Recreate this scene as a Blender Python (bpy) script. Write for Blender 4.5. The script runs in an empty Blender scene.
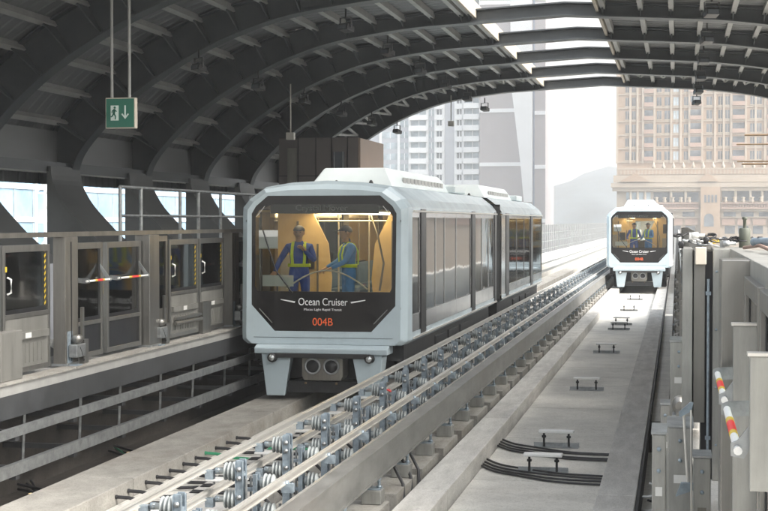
import bpy, bmesh, math, random
from mathutils import Vector, Matrix
from mathutils.geometry import tessellate_polygon
R = math.radians
random.seed(7)
scene = bpy.context.scene
COL = scene.collection

# ---------------------------------------------------------------- camera
cam_d = bpy.data.cameras.new('camera')
cam = bpy.data.objects.new('camera', cam_d); COL.objects.link(cam)
cam.location = (0, 0, 2.9)
cam.rotation_euler = (R(90 - 1.318), 0, R(11.05))
cam_d.sensor_width = 36; cam_d.lens = 70.3
cam_d.clip_start = 0.1; cam_d.clip_end = 6000
scene.camera = cam
# ---------------------------------------------------------------- world, sun, exposure
SUN_EL, SUN_AZ = 44, 104          # azimuth clockwise from +Y
w = bpy.data.worlds.new('World'); scene.world = w; w.use_nodes = True
nt = w.node_tree; nt.nodes.clear()
sky = nt.nodes.new('ShaderNodeTexSky'); sky.sky_type = 'NISHITA'; sky.sun_disc = False
sky.sun_elevation = R(SUN_EL); sky.sun_rotation = R(SUN_AZ)
sky.air_density = 1.6; sky.dust_density = 8.0; sky.ozone_density = 1.0; sky.altitude = 0
hs = nt.nodes.new('ShaderNodeHueSaturation'); hs.inputs['Saturation'].default_value = 0.35
bg = nt.nodes.new('ShaderNodeBackground'); bg.inputs['Strength'].default_value = 0.15
wo = nt.nodes.new('ShaderNodeOutputWorld')
nt.links.new(sky.outputs[0], hs.inputs['Color']); nt.links.new(hs.outputs[0], bg.inputs[0]); nt.links.new(bg.outputs[0], wo.inputs[0])
sl = bpy.data.lights.new('sun', 'SUN'); sl.energy = 1.1; sl.angle = R(34); sl.color = (1, .96, .9)
so = bpy.data.objects.new('sun', sl); COL.objects.link(so)
sd = Vector((math.sin(R(SUN_AZ)) * math.cos(R(SUN_EL)), math.cos(R(SUN_AZ)) * math.cos(R(SUN_EL)), math.sin(R(SUN_EL))))
so.rotation_euler = sd.to_track_quat('Z', 'Y').to_euler()
scene.view_settings.view_transform = 'Standard'; scene.view_settings.look = 'None'
scene.view_settings.exposure = 1.68; scene.view_settings.gamma = 1
scene.view_settings.use_curve_mapping = False
scene.render.engine = 'CYCLES'
scene.cycles.use_denoising = True
scene.cycles.max_bounces = 8; scene.cycles.transparent_max_bounces = 24
scene.cycles.volume_bounces = 2

# ---------------------------------------------------------------- materials
def pm(name, col, rough=.5, metal=0., var=.12, scale=2.5, bump=0., stain=0., stainc=None, streak=None, spec=.5, wave=None, brick=None):
    m = bpy.data.materials.new(name); m.use_nodes = True
    t = m.node_tree; N = t.nodes; L = t.links
    b = N['Principled BSDF']
    b.inputs['Roughness'].default_value = rough; b.inputs['Metallic'].default_value = metal
    b.inputs['Specular IOR Level'].default_value = spec
    tc = N.new('ShaderNodeTexCoord'); mp = N.new('ShaderNodeMapping'); L.new(tc.outputs['Object'], mp.inputs[0])
    if streak: mp.inputs['Scale'].default_value = streak
    n = N.new('ShaderNodeTexNoise'); n.inputs['Scale'].default_value = scale; n.inputs['Detail'].default_value = 6; n.inputs['Roughness'].default_value = .65
    L.new(mp.outputs[0], n.inputs['Vector'])
    r = N.new('ShaderNodeValToRGB')
    c0 = [max(0, c * (1 - var * 1.6)) for c in col] + [1]; c1 = [min(1, c * (1 + var)) for c in col] + [1]
    r.color_ramp.elements[0].position = .3; r.color_ramp.elements[0].color = c0
    r.color_ramp.elements[1].position = .7; r.color_ramp.elements[1].color = c1
    L.new(n.outputs['Fac'], r.inputs[0]); out = r.outputs[0]
    if stain:
        n2 = N.new('ShaderNodeTexNoise'); n2.inputs['Scale'].default_value = .9; n2.inputs['Detail'].default_value = 8; n2.inputs['Roughness'].default_value = .7
        L.new(mp.outputs[0], n2.inputs['Vector'])
        r2 = N.new('ShaderNodeValToRGB'); r2.color_ramp.elements[0].position = .5; r2.color_ramp.elements[1].position = .72
        r2.color_ramp.elements[0].color = (0, 0, 0, 1); r2.color_ramp.elements[1].color = (stain, stain, stain, 1)
        L.new(n2.outputs['Fac'], r2.inputs[0])
        mx = N.new('ShaderNodeMixRGB'); L.new(r2.outputs[0], mx.inputs[0]); L.new(out, mx.inputs[1])
        mx.inputs[2].default_value = list(stainc or [c * .35 for c in col]) + [1]; out = mx.outputs[0]
    if bump:
        n4 = N.new('ShaderNodeTexNoise'); n4.inputs['Scale'].default_value = 38; n4.inputs['Detail'].default_value = 4; n4.inputs['Roughness'].default_value = .8
        L.new(tc.outputs['Object'], n4.inputs['Vector'])
        r4 = N.new('ShaderNodeValToRGB'); r4.color_ramp.elements[0].position = .32; r4.color_ramp.elements[0].color = (.62, .60, .57, 1); r4.color_ramp.elements[1].position = .5; r4.color_ramp.elements[1].color = (1, 1, 1, 1)
        L.new(n4.outputs['Fac'], r4.inputs[0])
        m4 = N.new('ShaderNodeMixRGB'); m4.blend_type = 'MULTIPLY'; m4.inputs[0].default_value = .8
        L.new(out, m4.inputs[1]); L.new(r4.outputs[0], m4.inputs[2]); out = m4.outputs[0]
        # drips and scuffs: a thresholded, distorted noise of middle size
        n5 = N.new('ShaderNodeTexNoise'); n5.inputs['Scale'].default_value = 5.5; n5.inputs['Detail'].default_value = 9; n5.inputs['Roughness'].default_value = .75; n5.inputs['Distortion'].default_value = .6
        L.new(tc.outputs['Object'], n5.inputs['Vector'])
        r5 = N.new('ShaderNodeValToRGB'); r5.color_ramp.elements[0].position = .58; r5.color_ramp.elements[0].color = (0, 0, 0, 1); r5.color_ramp.elements[1].position = .66; r5.color_ramp.elements[1].color = (.5, .5, .5, 1)
        L.new(n5.outputs['Fac'], r5.inputs[0])
        m5 = N.new('ShaderNodeMixRGB'); L.new(r5.outputs[0], m5.inputs[0]); L.new(out, m5.inputs[1]); m5.inputs[2].default_value = [c * .55 for c in col] + [1]; out = m5.outputs[0]
    L.new(out, b.inputs['Base Color'])
    n3 = N.new('ShaderNodeMapRange'); n3.inputs['To Min'].default_value = max(.02, rough - .1); n3.inputs['To Max'].default_value = min(1, rough + .12)
    L.new(n.outputs['Fac'], n3.inputs[0]); L.new(n3.outputs[0], b.inputs['Roughness'])
    if bump:
        bp = N.new('ShaderNodeBump'); bp.inputs['Strength'].default_value = bump; bp.inputs['Distance'].default_value = .02
        nb = N.new('ShaderNodeTexNoise'); nb.inputs['Scale'].default_value = scale * 8; nb.inputs['Detail'].default_value = 5
        L.new(mp.outputs[0], nb.inputs['Vector']); L.new(nb.outputs['Fac'], bp.inputs['Height']); L.new(bp.outputs[0], b.inputs['Normal'])
    return m

def glass(name, tint, refl_ior=1.5, rough=.02, boost=1.0):
    m = bpy.data.materials.new(name); m.use_nodes = True
    t = m.node_tree; N = t.nodes; L = t.links
    N.remove(N['Principled BSDF']); o = N['Material Output']
    tr = N.new('ShaderNodeBsdfTransparent'); tr.inputs[0].default_value = (*tint, 1)
    gl = N.new('ShaderNodeBsdfGlossy'); gl.inputs['Roughness'].default_value = rough
    tc = N.new('ShaderNodeTexCoord'); n = N.new('ShaderNodeTexNoise'); n.inputs['Scale'].default_value = .9; n.inputs['Detail'].default_value = 2
    bp = N.new('ShaderNodeBump'); bp.inputs['Strength'].default_value = .09; bp.inputs['Distance'].default_value = .05
    L.new(tc.outputs['Object'], n.inputs['Vector']); L.new(n.outputs['Fac'], bp.inputs['Height']); L.new(bp.outputs[0], gl.inputs['Normal'])
    fr = N.new('ShaderNodeFresnel'); fr.inputs[0].default_value = refl_ior
    mm = N.new('ShaderNodeMath'); mm.operation = 'MULTIPLY'; mm.inputs[1].default_value = boost; mm.use_clamp = True
    L.new(fr.outputs[0], mm.inputs[0])
    mx = N.new('ShaderNodeMixShader'); L.new(mm.outputs[0], mx.inputs[0]); L.new(tr.outputs[0], mx.inputs[1]); L.new(gl.outputs[0], mx.inputs[2])
    L.new(mx.outputs[0], o.inputs['Surface'])
    return m

M = dict(
 concrete=pm("concrete", (.66, .645, .60), .85, var=.10, scale=1.6, bump=.25, stain=.35, stainc=(.30, .28, .25)),
 track=pm('worn_running_concrete', (.51, .50, .475), .82, var=.16, scale=3, bump=.3, stain=.4, stainc=(.30, .28, .25), streak=(2.2, .5, 2.2)),
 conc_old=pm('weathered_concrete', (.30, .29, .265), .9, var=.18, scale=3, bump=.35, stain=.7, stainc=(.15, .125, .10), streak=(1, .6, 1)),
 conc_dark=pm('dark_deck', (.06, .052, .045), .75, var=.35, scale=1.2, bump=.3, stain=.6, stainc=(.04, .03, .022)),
 fascia=pm('dark_fascia', (.035, .037, .04), .6, var=.3, scale=2),
 plat=pm('platform_tile', (.30, .30, .29), .5, var=.1, scale=4),
 galv=pm('galvanised', (.34, .355, .36), .42, .75, var=.22, scale=9, stain=.3, stainc=(.3, .3, .3)),
 galvb=pm('bluish_galvanised', (.27, .325, .37), .5, .45, var=.25, scale=14),
 steel=pm('brushed_steel', (.27, .265, .25), .34, .85, var=.13, scale=6, streak=(1, 1, .12), stain=.25, stainc=(.25, .24, .22)),
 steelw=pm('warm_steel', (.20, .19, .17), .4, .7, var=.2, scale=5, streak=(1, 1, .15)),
 plate_shade=pm('shade_toned_steel_plate', (.24, .237, .22), .5, .5, var=.14, scale=4, streak=(1, 1, .2), stain=.4, stainc=(.12, .115, .10)),  # steel plate coloured darker for the shade on the left side
 plate=pm('matt_steel_plate', (.33, .33, .31), .5, .55, var=.2, scale=7, streak=(1, 1, .2), stain=.3, stainc=(.24, .235, .22)),  # brighter copy, stronger light on the right side put into the colour
 alu=pm('aluminium_rail', (.66, .64, .60), .35, .6, var=.04, scale=10, streak=(1, .1, 1)),
 railgrey=pm('weathered_beam', (.21, .21, .20), .55, .5, var=.2, scale=5, streak=(1, .3, 1), stain=.5, stainc=(.17, .15, .13)),
 insul=pm('insulator_grey', (.27, .295, .295), .5, 0, var=.1, scale=12),
 canopy=pm('canopy_paint', (.064, .072, .078), .45, .2, var=.15, scale=1.5),
 leg=pm('leg_paint', (.085, .09, .092), .5, .1, var=.15, scale=1.2),
 purlin=pm('purlin_paint', (.34, .34, .33), .5, .2, var=.12, scale=2),
 roofp=pm('roof_sheet', (.16, .165, .17), .5, .2, var=.14, scale=1.2, streak=(1, .2, 1)),
 slotrib=pm('slot_flashing', (.45, .40, .33), .6, .1, var=.1),
 black=pm('black_paint', (.012, .012, .014), .35, 0, var=.3),
 rubber=pm('black_rubber', (.02, .02, .02), .7, 0, var=.3),
 under=pm('underframe', (.02, .021, .022), .6, .2, var=.4, scale=6),
 body=pm('pale_blue_paint', (.47, .56, .605), .22, 0, var=.05, scale=1.2, stain=.3, stainc=(.27, .33, .35)),
 roofw=pm('roof_white', (.62, .68, .69), .4, 0, var=.05, scale=2, stain=.3, stainc=(.42, .44, .43)),
 silver=pm('silver_panel', (.62, .62, .62), .16, .95, var=.05, scale=2),
 mask=pm('gloss_black', (.010, .009, .009), .08, 0, var=.1),
 orange=pm('orange_letters', (.85, .13, .03), .5, 0, var=0),
 white=pm('white_letters', (.8, .8, .8), .5, 0, var=0),
 greyl=pm('grey_letters', (.16, .16, .16), .5, 0, var=0),
 beige=pm('interior_beige', (.66, .50, .26), .5, 0, var=.12, scale=1.5),
 intgrey=pm('interior_grey', (.35, .35, .34), .5, 0, var=.08),
 seat=pm('seat_blue', (.05, .12, .25), .6, 0, var=.1),
 green=pm('sign_green', (.01, .13, .085), .4, 0, var=.03),
 signside=pm('sign_side', (.55, .50, .42), .5),
 signw=pm('sign_pictogram', (.62, .72, .68), .5, 0, var=0),
 red=pm('red_band', (.75, .03, .03), .4, 0, var=0),
 yellow=pm('yellow_band', (.62, .44, .03), .4, 0, var=.05),
 whitep=pm('white_paint', (.75, .75, .73), .4, 0, var=.05),
 olive=pm('olive_post', (.09, .10, .08), .6),
 cable=pm('cable_black', (.018, .018, .02), .5, 0, var=.2),
 cablered=pm('cable_red', (.5, .13, .09), .5, 0, var=.2),
 cablewhite=pm('cable_white', (.6, .6, .58), .5, 0, var=.1),
 cablegreen=pm('cable_green', (.03, .25, .12), .5, 0, var=.1),
 tan=pm('tan_cladding', (.27, .195, .138), .8, 0, var=.08, scale=.3),
 tanlight=pm('cream_stone', (.31, .258, .205), .8, 0, var=.07, scale=.3),
 pinkst=pm('pink_stone', (.29, .20, .16), .8, 0, var=.1, scale=.5),
 bwin=pm('window_glass_dark', (.10, .112, .125), .15, 0, var=.5, scale=.25),
 bwinl=pm('window_glass_light', (.34, .40, .44), .15, 0, var=.35, scale=.25),
 mauve=pm('mauve_panel', (.27, .25, .26), .7, 0, var=.05, scale=.1),
 bwhite=pm('white_facade', (.62, .64, .66), .7, 0, var=.05, scale=.2),
 bblue=pm('blue_strip', (.20, .25, .36), .6, 0, var=.1),
 bgrey=pm('grey_wall', (.36, .38, .42), .7, 0, var=.06, scale=.2),
 curtain=pm('blue_curtain_wall', (.22, .36, .50), .2, .0, var=.3, scale=.15),
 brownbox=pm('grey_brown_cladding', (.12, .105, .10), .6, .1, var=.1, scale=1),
 brownlit=pm('lit_brown_cladding', (.24, .18, .145), .6, 0, var=.1, scale=1),  # daylight on the cabin's side put into this lighter brown
 hill=pm('hill_forest', (.04, .052, .058), .95, 0, var=.5, scale=.03),
 earth=pm('ground', (.16, .16, .13), .95, 0, var=.4, scale=.02),
 skin=pm('skin', (.42, .25, .17), .55, 0, var=.04), hair=pm('hair', (.02, .015, .012), .6),
 blue=pm('blue_overall', (.02, .08, .46), .8, 0, var=.15, scale=8), bluel=pm('light_blue_shirt', (.10, .30, .75), .8, 0, var=.15, scale=8),
 hivis=pm('hivis_yellow', (.70, .90, .04), .5, 0, var=.03), cap=pm('dark_cap', (.03, .04, .07), .7),
 paper=pm('paper', (.62, .64, .62), .7, 0, var=.03), bamboo=pm('ochre_pole', (.17, .11, .055), .6),
 lens=pm('lens_glass', (.55, .58, .58), .1, .6, var=.1), signlampw=pm('grey_box', (.5, .48, .44), .5),
)
CABIN_GLOW = bpy.data.materials.new('cabin_fill_glow'); CABIN_GLOW.use_nodes = True  # added glow, there to turn the cabin interior amber
CABIN_GLOW.node_tree.nodes['Principled BSDF'].inputs['Emission Color'].default_value = (1, .72, .38, 1)
CABIN_GLOW.node_tree.nodes['Principled BSDF'].inputs['Emission Strength'].default_value = 7
M['winclear'] = glass('clear_windscreen', (.88, .90, .87), 1.5, .015, 1.1)
M['winside'] = glass('tinted_side_glass', (.40, .36, .31), 1.65, .045, 1.15)
M['windark'] = glass('dark_side_glass', (.22, .24, .21), 1.5, .06, .8)
M['gateglass'] = glass('gate_glass', (.80, .86, .85), 1.5, .05, 1.7)

# ---------------------------------------------------------------- mesh helpers
KIDS = {}; WO = {}
class MB:
    def __init__(s): s.v = []; s.f = []; s.sm = []
    def add(s, vs, fs, smooth=False):
        o = len(s.v); s.v += [tuple(p) for p in vs]; s.f += [tuple(i + o for i in f) for f in fs]; s.sm += [smooth] * len(fs); return s
    def box(s, x0, x1, y0, y1, z0, z1):
        if x0 > x1: x0, x1 = x1, x0
        if y0 > y1: y0, y1 = y1, y0
        if z0 > z1: z0, z1 = z1, z0
        return s.add([(x0, y0, z0), (x1, y0, z0), (x1, y1, z0), (x0, y1, z0), (x0, y0, z1), (x1, y0, z1), (x1, y1, z1), (x0, y1, z1)],
              [(0, 3, 2, 1), (4, 5, 6, 7), (0, 1, 5, 4), (1, 2, 6, 5), (2, 3, 7, 6), (3, 0, 4, 7)])
    def bar(s, p, q, wd, ht, up=(0, 0, 1)):
        p = Vector(p); q = Vector(q); d = (q - p).normalized(); up = Vector(up)
        sd_ = d.cross(up)
        if sd_.length < 1e-4: sd_ = d.cross(Vector((0, 1, 0)))
        sd_.normalize(); u = sd_.cross(d)
        a = sd_ * wd / 2; b = u * ht / 2
        vs = [p - a - b, p + a - b, p + a + b, p - a + b, q - a - b, q + a - b, q + a + b, q - a + b]
        return s.add(vs, [(3, 2, 1, 0), (4, 5, 6, 7), (0, 1, 5, 4), (1, 2, 6, 5), (2, 3, 7, 6), (3, 0, 4, 7)])
    def tube(s, pts, r, n=8):
        pts = [Vector(p) for p in pts]; rings = []; vs = []
        for i, p in enumerate(pts):
            d = (pts[min(i + 1, len(pts) - 1)] - pts[max(i - 1, 0)]).normalized()
            a = d.cross(Vector((0, 0, 1)))
            if a.length < .05: a = d.cross(Vector((1, 0, 0)))
            a.normalize(); b = a.cross(d)
            rr = r[i] if isinstance(r, (list, tuple)) else r
            for k in range(n):
                t = 2 * math.pi * k / n; vs.append(p + a * math.cos(t) * rr + b * math.sin(t) * rr)
        fs = []
        for i in range(len(pts) - 1):
            for k in range(n): fs.append((i * n + k, i * n + (k + 1) % n, (i + 1) * n + (k + 1) % n, (i + 1) * n + k))
        s.add(vs, fs, True)
        m_ = len(pts) - 1
        s.add(vs[:n], [tuple(range(n))]); s.add(vs[m_ * n:], [tuple(reversed(range(n)))])
        return s
    def lathe(s, prof, o, ax='z', n=14):
        vs = []
        for r, h in prof:
            for k in range(n):
                t = 2 * math.pi * k / n; a, b = r * math.cos(t), r * math.sin(t)
                vs.append({'z': (o[0] + a, o[1] + b, o[2] + h), 'x': (o[0] + h, o[1] + a, o[2] + b), 'y': (o[0] + a, o[1] + h, o[2] + b)}[ax])
        fs = [(i * n + k, i * n + (k + 1) % n, (i + 1) * n + (k + 1) % n, (i + 1) * n + k) for i in range(len(prof) - 1) for k in range(n)]
        s.add(vs, fs, True); s.add(vs[:n], [tuple(range(n))]); s.add(vs[-n:], [tuple(range(n))]); return s
    def prism(s, poly, ax, a, b):
        n = len(poly)
        def P(p, h): return {'y': (p[0], h, p[1]), 'x': (h, p[0], p[1]), 'z': (p[0], p[1], h)}[ax]
        vs = [P(p, a) for p in poly] + [P(p, b) for p in poly]
        fs = [tuple(range(n)), tuple(range(2 * n - 1, n - 1, -1))] + [(i, (i + 1) % n, n + (i + 1) % n, n + i) for i in range(n)]
        return s.add(vs, fs)
    def ring(s, outer, inner, y, dy):       # polygon with a hole in XZ, thickness dy
        tris = tessellate_polygon([[Vector((p[0], p[1], 0)) for p in outer], [Vector((p[0], p[1], 0)) for p in inner]])
        al = outer + inner; n = len(al); no = len(outer)
        vs = [(p[0], y, p[1]) for p in al] + [(p[0], y + dy, p[1]) for p in al]
        fs = [tuple(t) for t in tris] + [tuple(i + n for i in reversed(t)) for t in tris]
        for i in range(no): j = (i + 1) % no; fs.append((i, j, n + j, n + i))
        m_ = len(inner)
        for i in range(m_): j = (i + 1) % m_; fs.append((no + i, n + no + i, n + no + j, no + j))
        return s.add(vs, fs)
    def build(s, name, mat, parent=None, loc=None, bevel=0):
        org = Vector(WO[parent]) if parent is not None else Vector(loc or (0, 0, 0))
        me = bpy.data.meshes.new(name)
        me.from_pydata([tuple(Vector(p) - org) for p in s.v], [], s.f)
        me.polygons.foreach_set('use_smooth', s.sm); me.update()
        bm = bmesh.new(); bm.from_mesh(me); bmesh.ops.recalc_face_normals(bm, faces=bm.faces); bm.to_mesh(me); bm.free()
        me.materials.append(M[mat] if isinstance(mat, str) else mat)
        o = bpy.data.objects.new(name, me); COL.objects.link(o)
        if parent is not None: o.parent = parent; KIDS.setdefault(parent, []).append(o)
        else: o.location = org
        WO[o] = tuple(org)
        if bevel:
            b = o.modifiers.new('bevel', 'BEVEL'); b.width = bevel; b.segments = 2; b.limit_method = 'ANGLE'; b.angle_limit = R(35)
        return o
def tag(o, label=None, cat=None, group=None, kind=None):
    if label: o['label'] = label
    if cat: o['category'] = cat
    if group: o['group'] = group
    if kind: o['kind'] = kind
    return o
def empty(name, loc, label, cat, group=None):
    o = bpy.data.objects.new(name, None); COL.objects.link(o); o.location = loc; WO[o] = tuple(loc)
    o.empty_display_size = .1
    return tag(o, label, cat, group)
def copy_tree(o, parent=None, loc=None):
    c = o.copy(); COL.objects.link(c)
    if parent is not None: c.parent = parent; KIDS.setdefault(parent, []).append(c)
    if loc is not None: c.location = loc
    for ch in list(KIDS.get(o, [])): copy_tree(ch, c)
    return c
def struct(mb, name, mat, **k): return tag(mb.build(name, mat, **k), kind='structure')
def text_mesh(txt, size, name, mat, parent, loc, extrude=.002, align='CENTER', sx=1., shear=0., rot=(90, 0, 0)):
    cu = bpy.data.curves.new('tmp', 'FONT'); cu.body = txt; cu.size = size; cu.extrude = extrude; cu.align_x = align; cu.shear = shear
    to = bpy.data.objects.new('tmp', cu); COL.objects.link(to)
    bpy.context.view_layer.update()
    me = bpy.data.meshes.new_from_object(to.evaluated_get(bpy.context.evaluated_depsgraph_get()))
    bpy.data.objects.remove(to)
    rm = Matrix.Translation(Vector(loc)) @ Matrix.Rotation(R(rot[2]), 4, 'Z') @ Matrix.Rotation(R(rot[0]), 4, 'X') @ Matrix.Diagonal((sx, 1, 1, 1))
    me.transform(rm); me.materials.clear(); me.materials.append(M[mat])
    o = bpy.data.objects.new(name, me); COL.objects.link(o)
    if parent is not None: o.parent = parent; KIDS.setdefault(parent, []).append(o)
    WO[o] = WO.get(parent, (0, 0, 0)); return o

# ================================================================ SETTING
Y0, Y1 = -14, 420
gnd = MB()
gnd.add([(-1500, -300, -10), (1500, -300, -10), (1500, 1600, -10), (-1500, 1600, -10)], [(0, 1, 2, 3)])
struct(gnd, 'ground', 'earth')
# hills
def hills():
    b = MB(); nx, ny = 150, 24; rng = random.Random(3); K = .66
    ph = [rng.uniform(0, 6) for _ in range(12)]
    def h(x, y):
        z = 62 * math.exp(-((x + 45) / 75) ** 2) + 26 * math.exp(-((x + 160) / 110) ** 2) + 30 * math.exp(-((x + 420) / 260) ** 2) + 40 * math.exp(-((x - 260) / 180) ** 2)
        for i in range(6):
            z += (5 / (i + 1)) * math.sin(x * .012 * (i + 1) * 1.7 + ph[i]) * math.cos(y * .01 * (i + 1) + ph[i + 6])
        z += rng.uniform(-1.6, 1.6)
        e = math.sin(math.pi * min(1, max(0, (y - 1050) / 500))) ** .7
        return -10.5 + z * e * .78
    vs = [((-1450 + 2900 * i / nx) * K, (1050 + 500 * j / ny) * K, (h(-1450 + 2900 * i / nx, 1050 + 500 * j / ny) - 2.9) * K + 2.9 - 3) for j in range(ny + 1) for i in range(nx + 1)]
    fs = [(j * (nx + 1) + i, j * (nx + 1) + i + 1, (j + 1) * (nx + 1) + i + 1, (j + 1) * (nx + 1) + i) for j in range(ny) for i in range(nx)]
    b.add(vs, fs, True); return b
struct(hills(), 'hills', 'hill')
# viaduct deck (dark slab), centre strip, pale floor of the right-hand track
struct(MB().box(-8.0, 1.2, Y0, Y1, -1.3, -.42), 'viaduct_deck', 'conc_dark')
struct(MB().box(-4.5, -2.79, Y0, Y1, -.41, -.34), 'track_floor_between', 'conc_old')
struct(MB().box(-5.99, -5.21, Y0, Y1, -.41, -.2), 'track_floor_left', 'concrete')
pad = MB(); y = Y0
while y < 130: pad.box(-4.05, -2.93, y, y + 1.25, -.339, -.02); y += 1.65
struct(pad, 'stand_plinth', 'conc_old')
fl = MB(); y = Y0
rng = random.Random(5)
while y < 150:
    L_ = 3.55; fl.box(-2.41, -.83, y, y + L_ - .03, -.41, -.22 ); y += L_
fl.box(-2.41, -.83, y, Y1, -.41, -.22)
struct(fl, 'track_floor_right', 'concrete')
def plinth(x0, x1, name, mat, ztop=0, step=6.0):
    b = MB(); y = Y0
    while y < 150:
        b.box(x0, x1, y, y + step - .02, -.42, ztop); y += step
    b.box(x0, x1, y, Y1, -.42, ztop)
    return struct(b, name, mat, bevel=.012)
plinth(-2.8, -2.42, 'track_plinth_a', 'track')
plinth(-.82, -.41, 'track_plinth_b', 'track')
plinth(-6.75, -6.0, 'track_plinth_c', 'conc_old')
plinth(-5.2, -4.52, 'track_plinth_d', 'track', -.04)
struct(MB().box(-.38, -.12, Y0, 21.2, -.41, -.33).box(-.38, -.12, 23.6, Y1, -.41, -.2), 'track_floor_edge', 'concrete')
# platforms
struct(MB().box(-12.4, -7.2, Y0, 50, .98, 1.1), 'platform_floor', 'plat')
struct(MB().box(-7.6, -7.202, Y0, 50, .72, .978), 'platform_fascia', 'fascia')
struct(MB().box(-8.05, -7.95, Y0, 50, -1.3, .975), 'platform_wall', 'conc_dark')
struct(MB().box(-.04, 8, Y0, 50, .9, 1.1), 'platform_floor', 'concrete')
struct(MB().box(.12, .3, Y0, 50, -1.3, .897), 'platform_wall', 'conc_old')
lip = MB(); y = Y0
while y < 50: lip.box(-7.38, -7.17, y, y + 2.38, 1.101, 1.125); y += 2.4
struct(lip, 'platform_nosing', 'conc_old')

# ================================================================ CANOPY
CX = -2.26
PROF = [(0, 7.07), (2.34, 6.94), (3.3, 6.87), (4.7, 6.66), (5.7, 6.36), (6.6, 5.96), (7.5, 5.42), (8.1, 4.95), (8.55, 4.5), (8.82, 4.15), (8.93, 3.85), (8.93, 3.65)]
LEG = [(8.93, 3.9), (8.9, 3.65), (8.8, 3.42), (8.64, 3.18), (8.4, 2.92), (8.1, 2.62), (7.7, 2.3), (7.2, 1.9), (6.5, 1.5), (5.9, 1.1)]
def catmull(P, n):
    out = []
    for i in range(len(P) - 1):
        p0 = P[max(i - 1, 0)]; p1 = P[i]; p2 = P[i + 1]; p3 = P[min(i + 2, len(P) - 1)]
        for k in range(n):
            t = k / n
            out.append(tuple(.5 * ((2 * p1[a]) + (-p0[a] + p2[a]) * t + (2 * p0[a] - 5 * p1[a] + 4 * p2[a] - p3[a]) * t * t + (-p0[a] + 3 * p1[a] - 3 * p2[a] + p3[a]) * t ** 3) for a in (0, 1)))
    out.append(P[-1]); return out
half = catmull(PROF, 12); half[0] = PROF[0]
full = [(-x, z) for x, z in reversed(half)][:-1] + half        # dx, z
legp = catmull(LEG, 3)
def normals(path):
    ns = []
    for i in range(len(path)):
        a = path[max(i - 1, 0)]; b = path[min(i + 1, len(path) - 1)]
        d = Vector((b[0] - a[0], b[1] - a[1])).normalized(); ns.append((-d.y, d.x))
    return ns
fn = normals(full)
def dep(x):
    t = min(1, max(0, (abs(x) - 3.0) / 4.5)); return .28 + .40 * t * t * (3 - 2 * t)
def sweep(mb, path, nrm, a, b, y0, y1, smooth=True):
    vs = []
    for (x, z), n in zip(path, nrm):
        a_ = a(x) if callable(a) else a; b_ = b(x) if callable(b) else b
        for o, yy in ((a_, y0), (b_, y0), (b_, y1), (a_, y1)): vs.append((CX + x + n[0] * o, yy, z + n[1] * o))
    fs = []
    for i in range(len(path) - 1):
        for k in range(4): fs.append((i * 4 + k, i * 4 + (k + 1) % 4, (i + 1) * 4 + (k + 1) % 4, (i + 1) * 4 + k))
    fs += [(0, 1, 2, 3), tuple(len(vs) - 4 + k for k in (3, 2, 1, 0))]
    mb.add(vs, fs, False)
# arc length stations for the purlins
acc = [0]
for i in range(1, len(full)): acc.append(acc[-1] + math.dist(full[i], full[i - 1]))
def at_len(s):
    for i in range(1, len(full)):
        if acc[i] >= s:
            t = (s - acc[i - 1]) / (acc[i] - acc[i - 1]); p = full[i - 1]; q = full[i]
            return (p[0] + (q[0] - p[0]) * t, p[1] + (q[1] - p[1]) * t), fn[i]
    return full[-1], fn[-1]
SLOT = (-4.1 - CX, -1.6 - CX)
stations = []
npur = 33
for k in range(npur + 1):
    p, n = at_len(acc[-1] * (k + .3) / (npur + .6)); stations.append((p, n))
stations = [q for q in stations if not (SLOT[0] - .25 < q[0][0] < SLOT[1] + .25)]
for e in (SLOT[0] - .1, SLOT[1] + .1):
    i = min(range(len(full)), key=lambda i: abs(full[i][0] - e)); z = 7.07 - abs(e) * .055
    stations.append(((e, z), fn[i]))
ribY = [15 + 4 * k for k in range(9)]           # far flange edge of each rib; the last stands at 47
can = empty('station_canopy', (CX, 27, 1.1), 'dark grey arched steel station canopy with ribs, purlins and a slot of open sky', 'canopy')
for yr in ribY:
    b = MB()
    sweep(b, full, fn, .03, lambda x: dep(x) - .03, yr - .19, yr - .16)
    sweep(b, full, fn, 0, .03, yr - .35, yr)
    sweep(b, full, fn, lambda x: dep(x) - .03, dep, yr - .35, yr)
    for (px, pz), n in stations:
        for sgn in (1, -1):
            ya = yr - .16 if sgn > 0 else yr - .19
            D = dep(px) - .035; yb = ya + sgn * (.30 + .45 * (D - .24))
            t = Vector((-n[1], n[0])) * .012
            P = lambda o, yy, s: (CX + px + n[0] * o + t.x * s, yy, pz + n[1] * o + t.y * s)
            c_ = ya + sgn * .10
            vs = [P(.03, ya, 1), P(D, ya, 1), P(D, yb, 1), P(D - .10, yb, 1), P(.03, c_, 1), P(.03, ya, -1), P(D, ya, -1), P(D, yb, -1), P(D - .10, yb, -1), P(.03, c_, -1)]
            b.add(vs, [(0, 1, 2, 3, 4), (9, 8, 7, 6, 5), (0, 5, 6, 1), (1, 6, 7, 2), (2, 7, 8, 3), (3, 8, 9, 4), (4, 9, 5, 0)])
    b.build('rib', 'canopy', can)
    # splayed foot of the rib on each side
    for sx in (-1, 1):
        lp = [(sx * x, z) for x, z in legp]; ln = normals(lp)
        b = MB()
        s_ = 1 if sx > 0 else -1
        sweep(b, lp, ln, 0, .05 * s_, yr - 1.35, yr + .02)
        poly = [(CX + x, z) for x, z in lp] + [(CX + sx * 9.16, 1.1), (CX + sx * 9.16, 3.95)]
        poly = poly[:]
        b.prism([(p[0] + sx * .02, p[1]) for p in poly], 'y', yr - .95, yr - .75)
        b.build('leg', 'leg', can)
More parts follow.
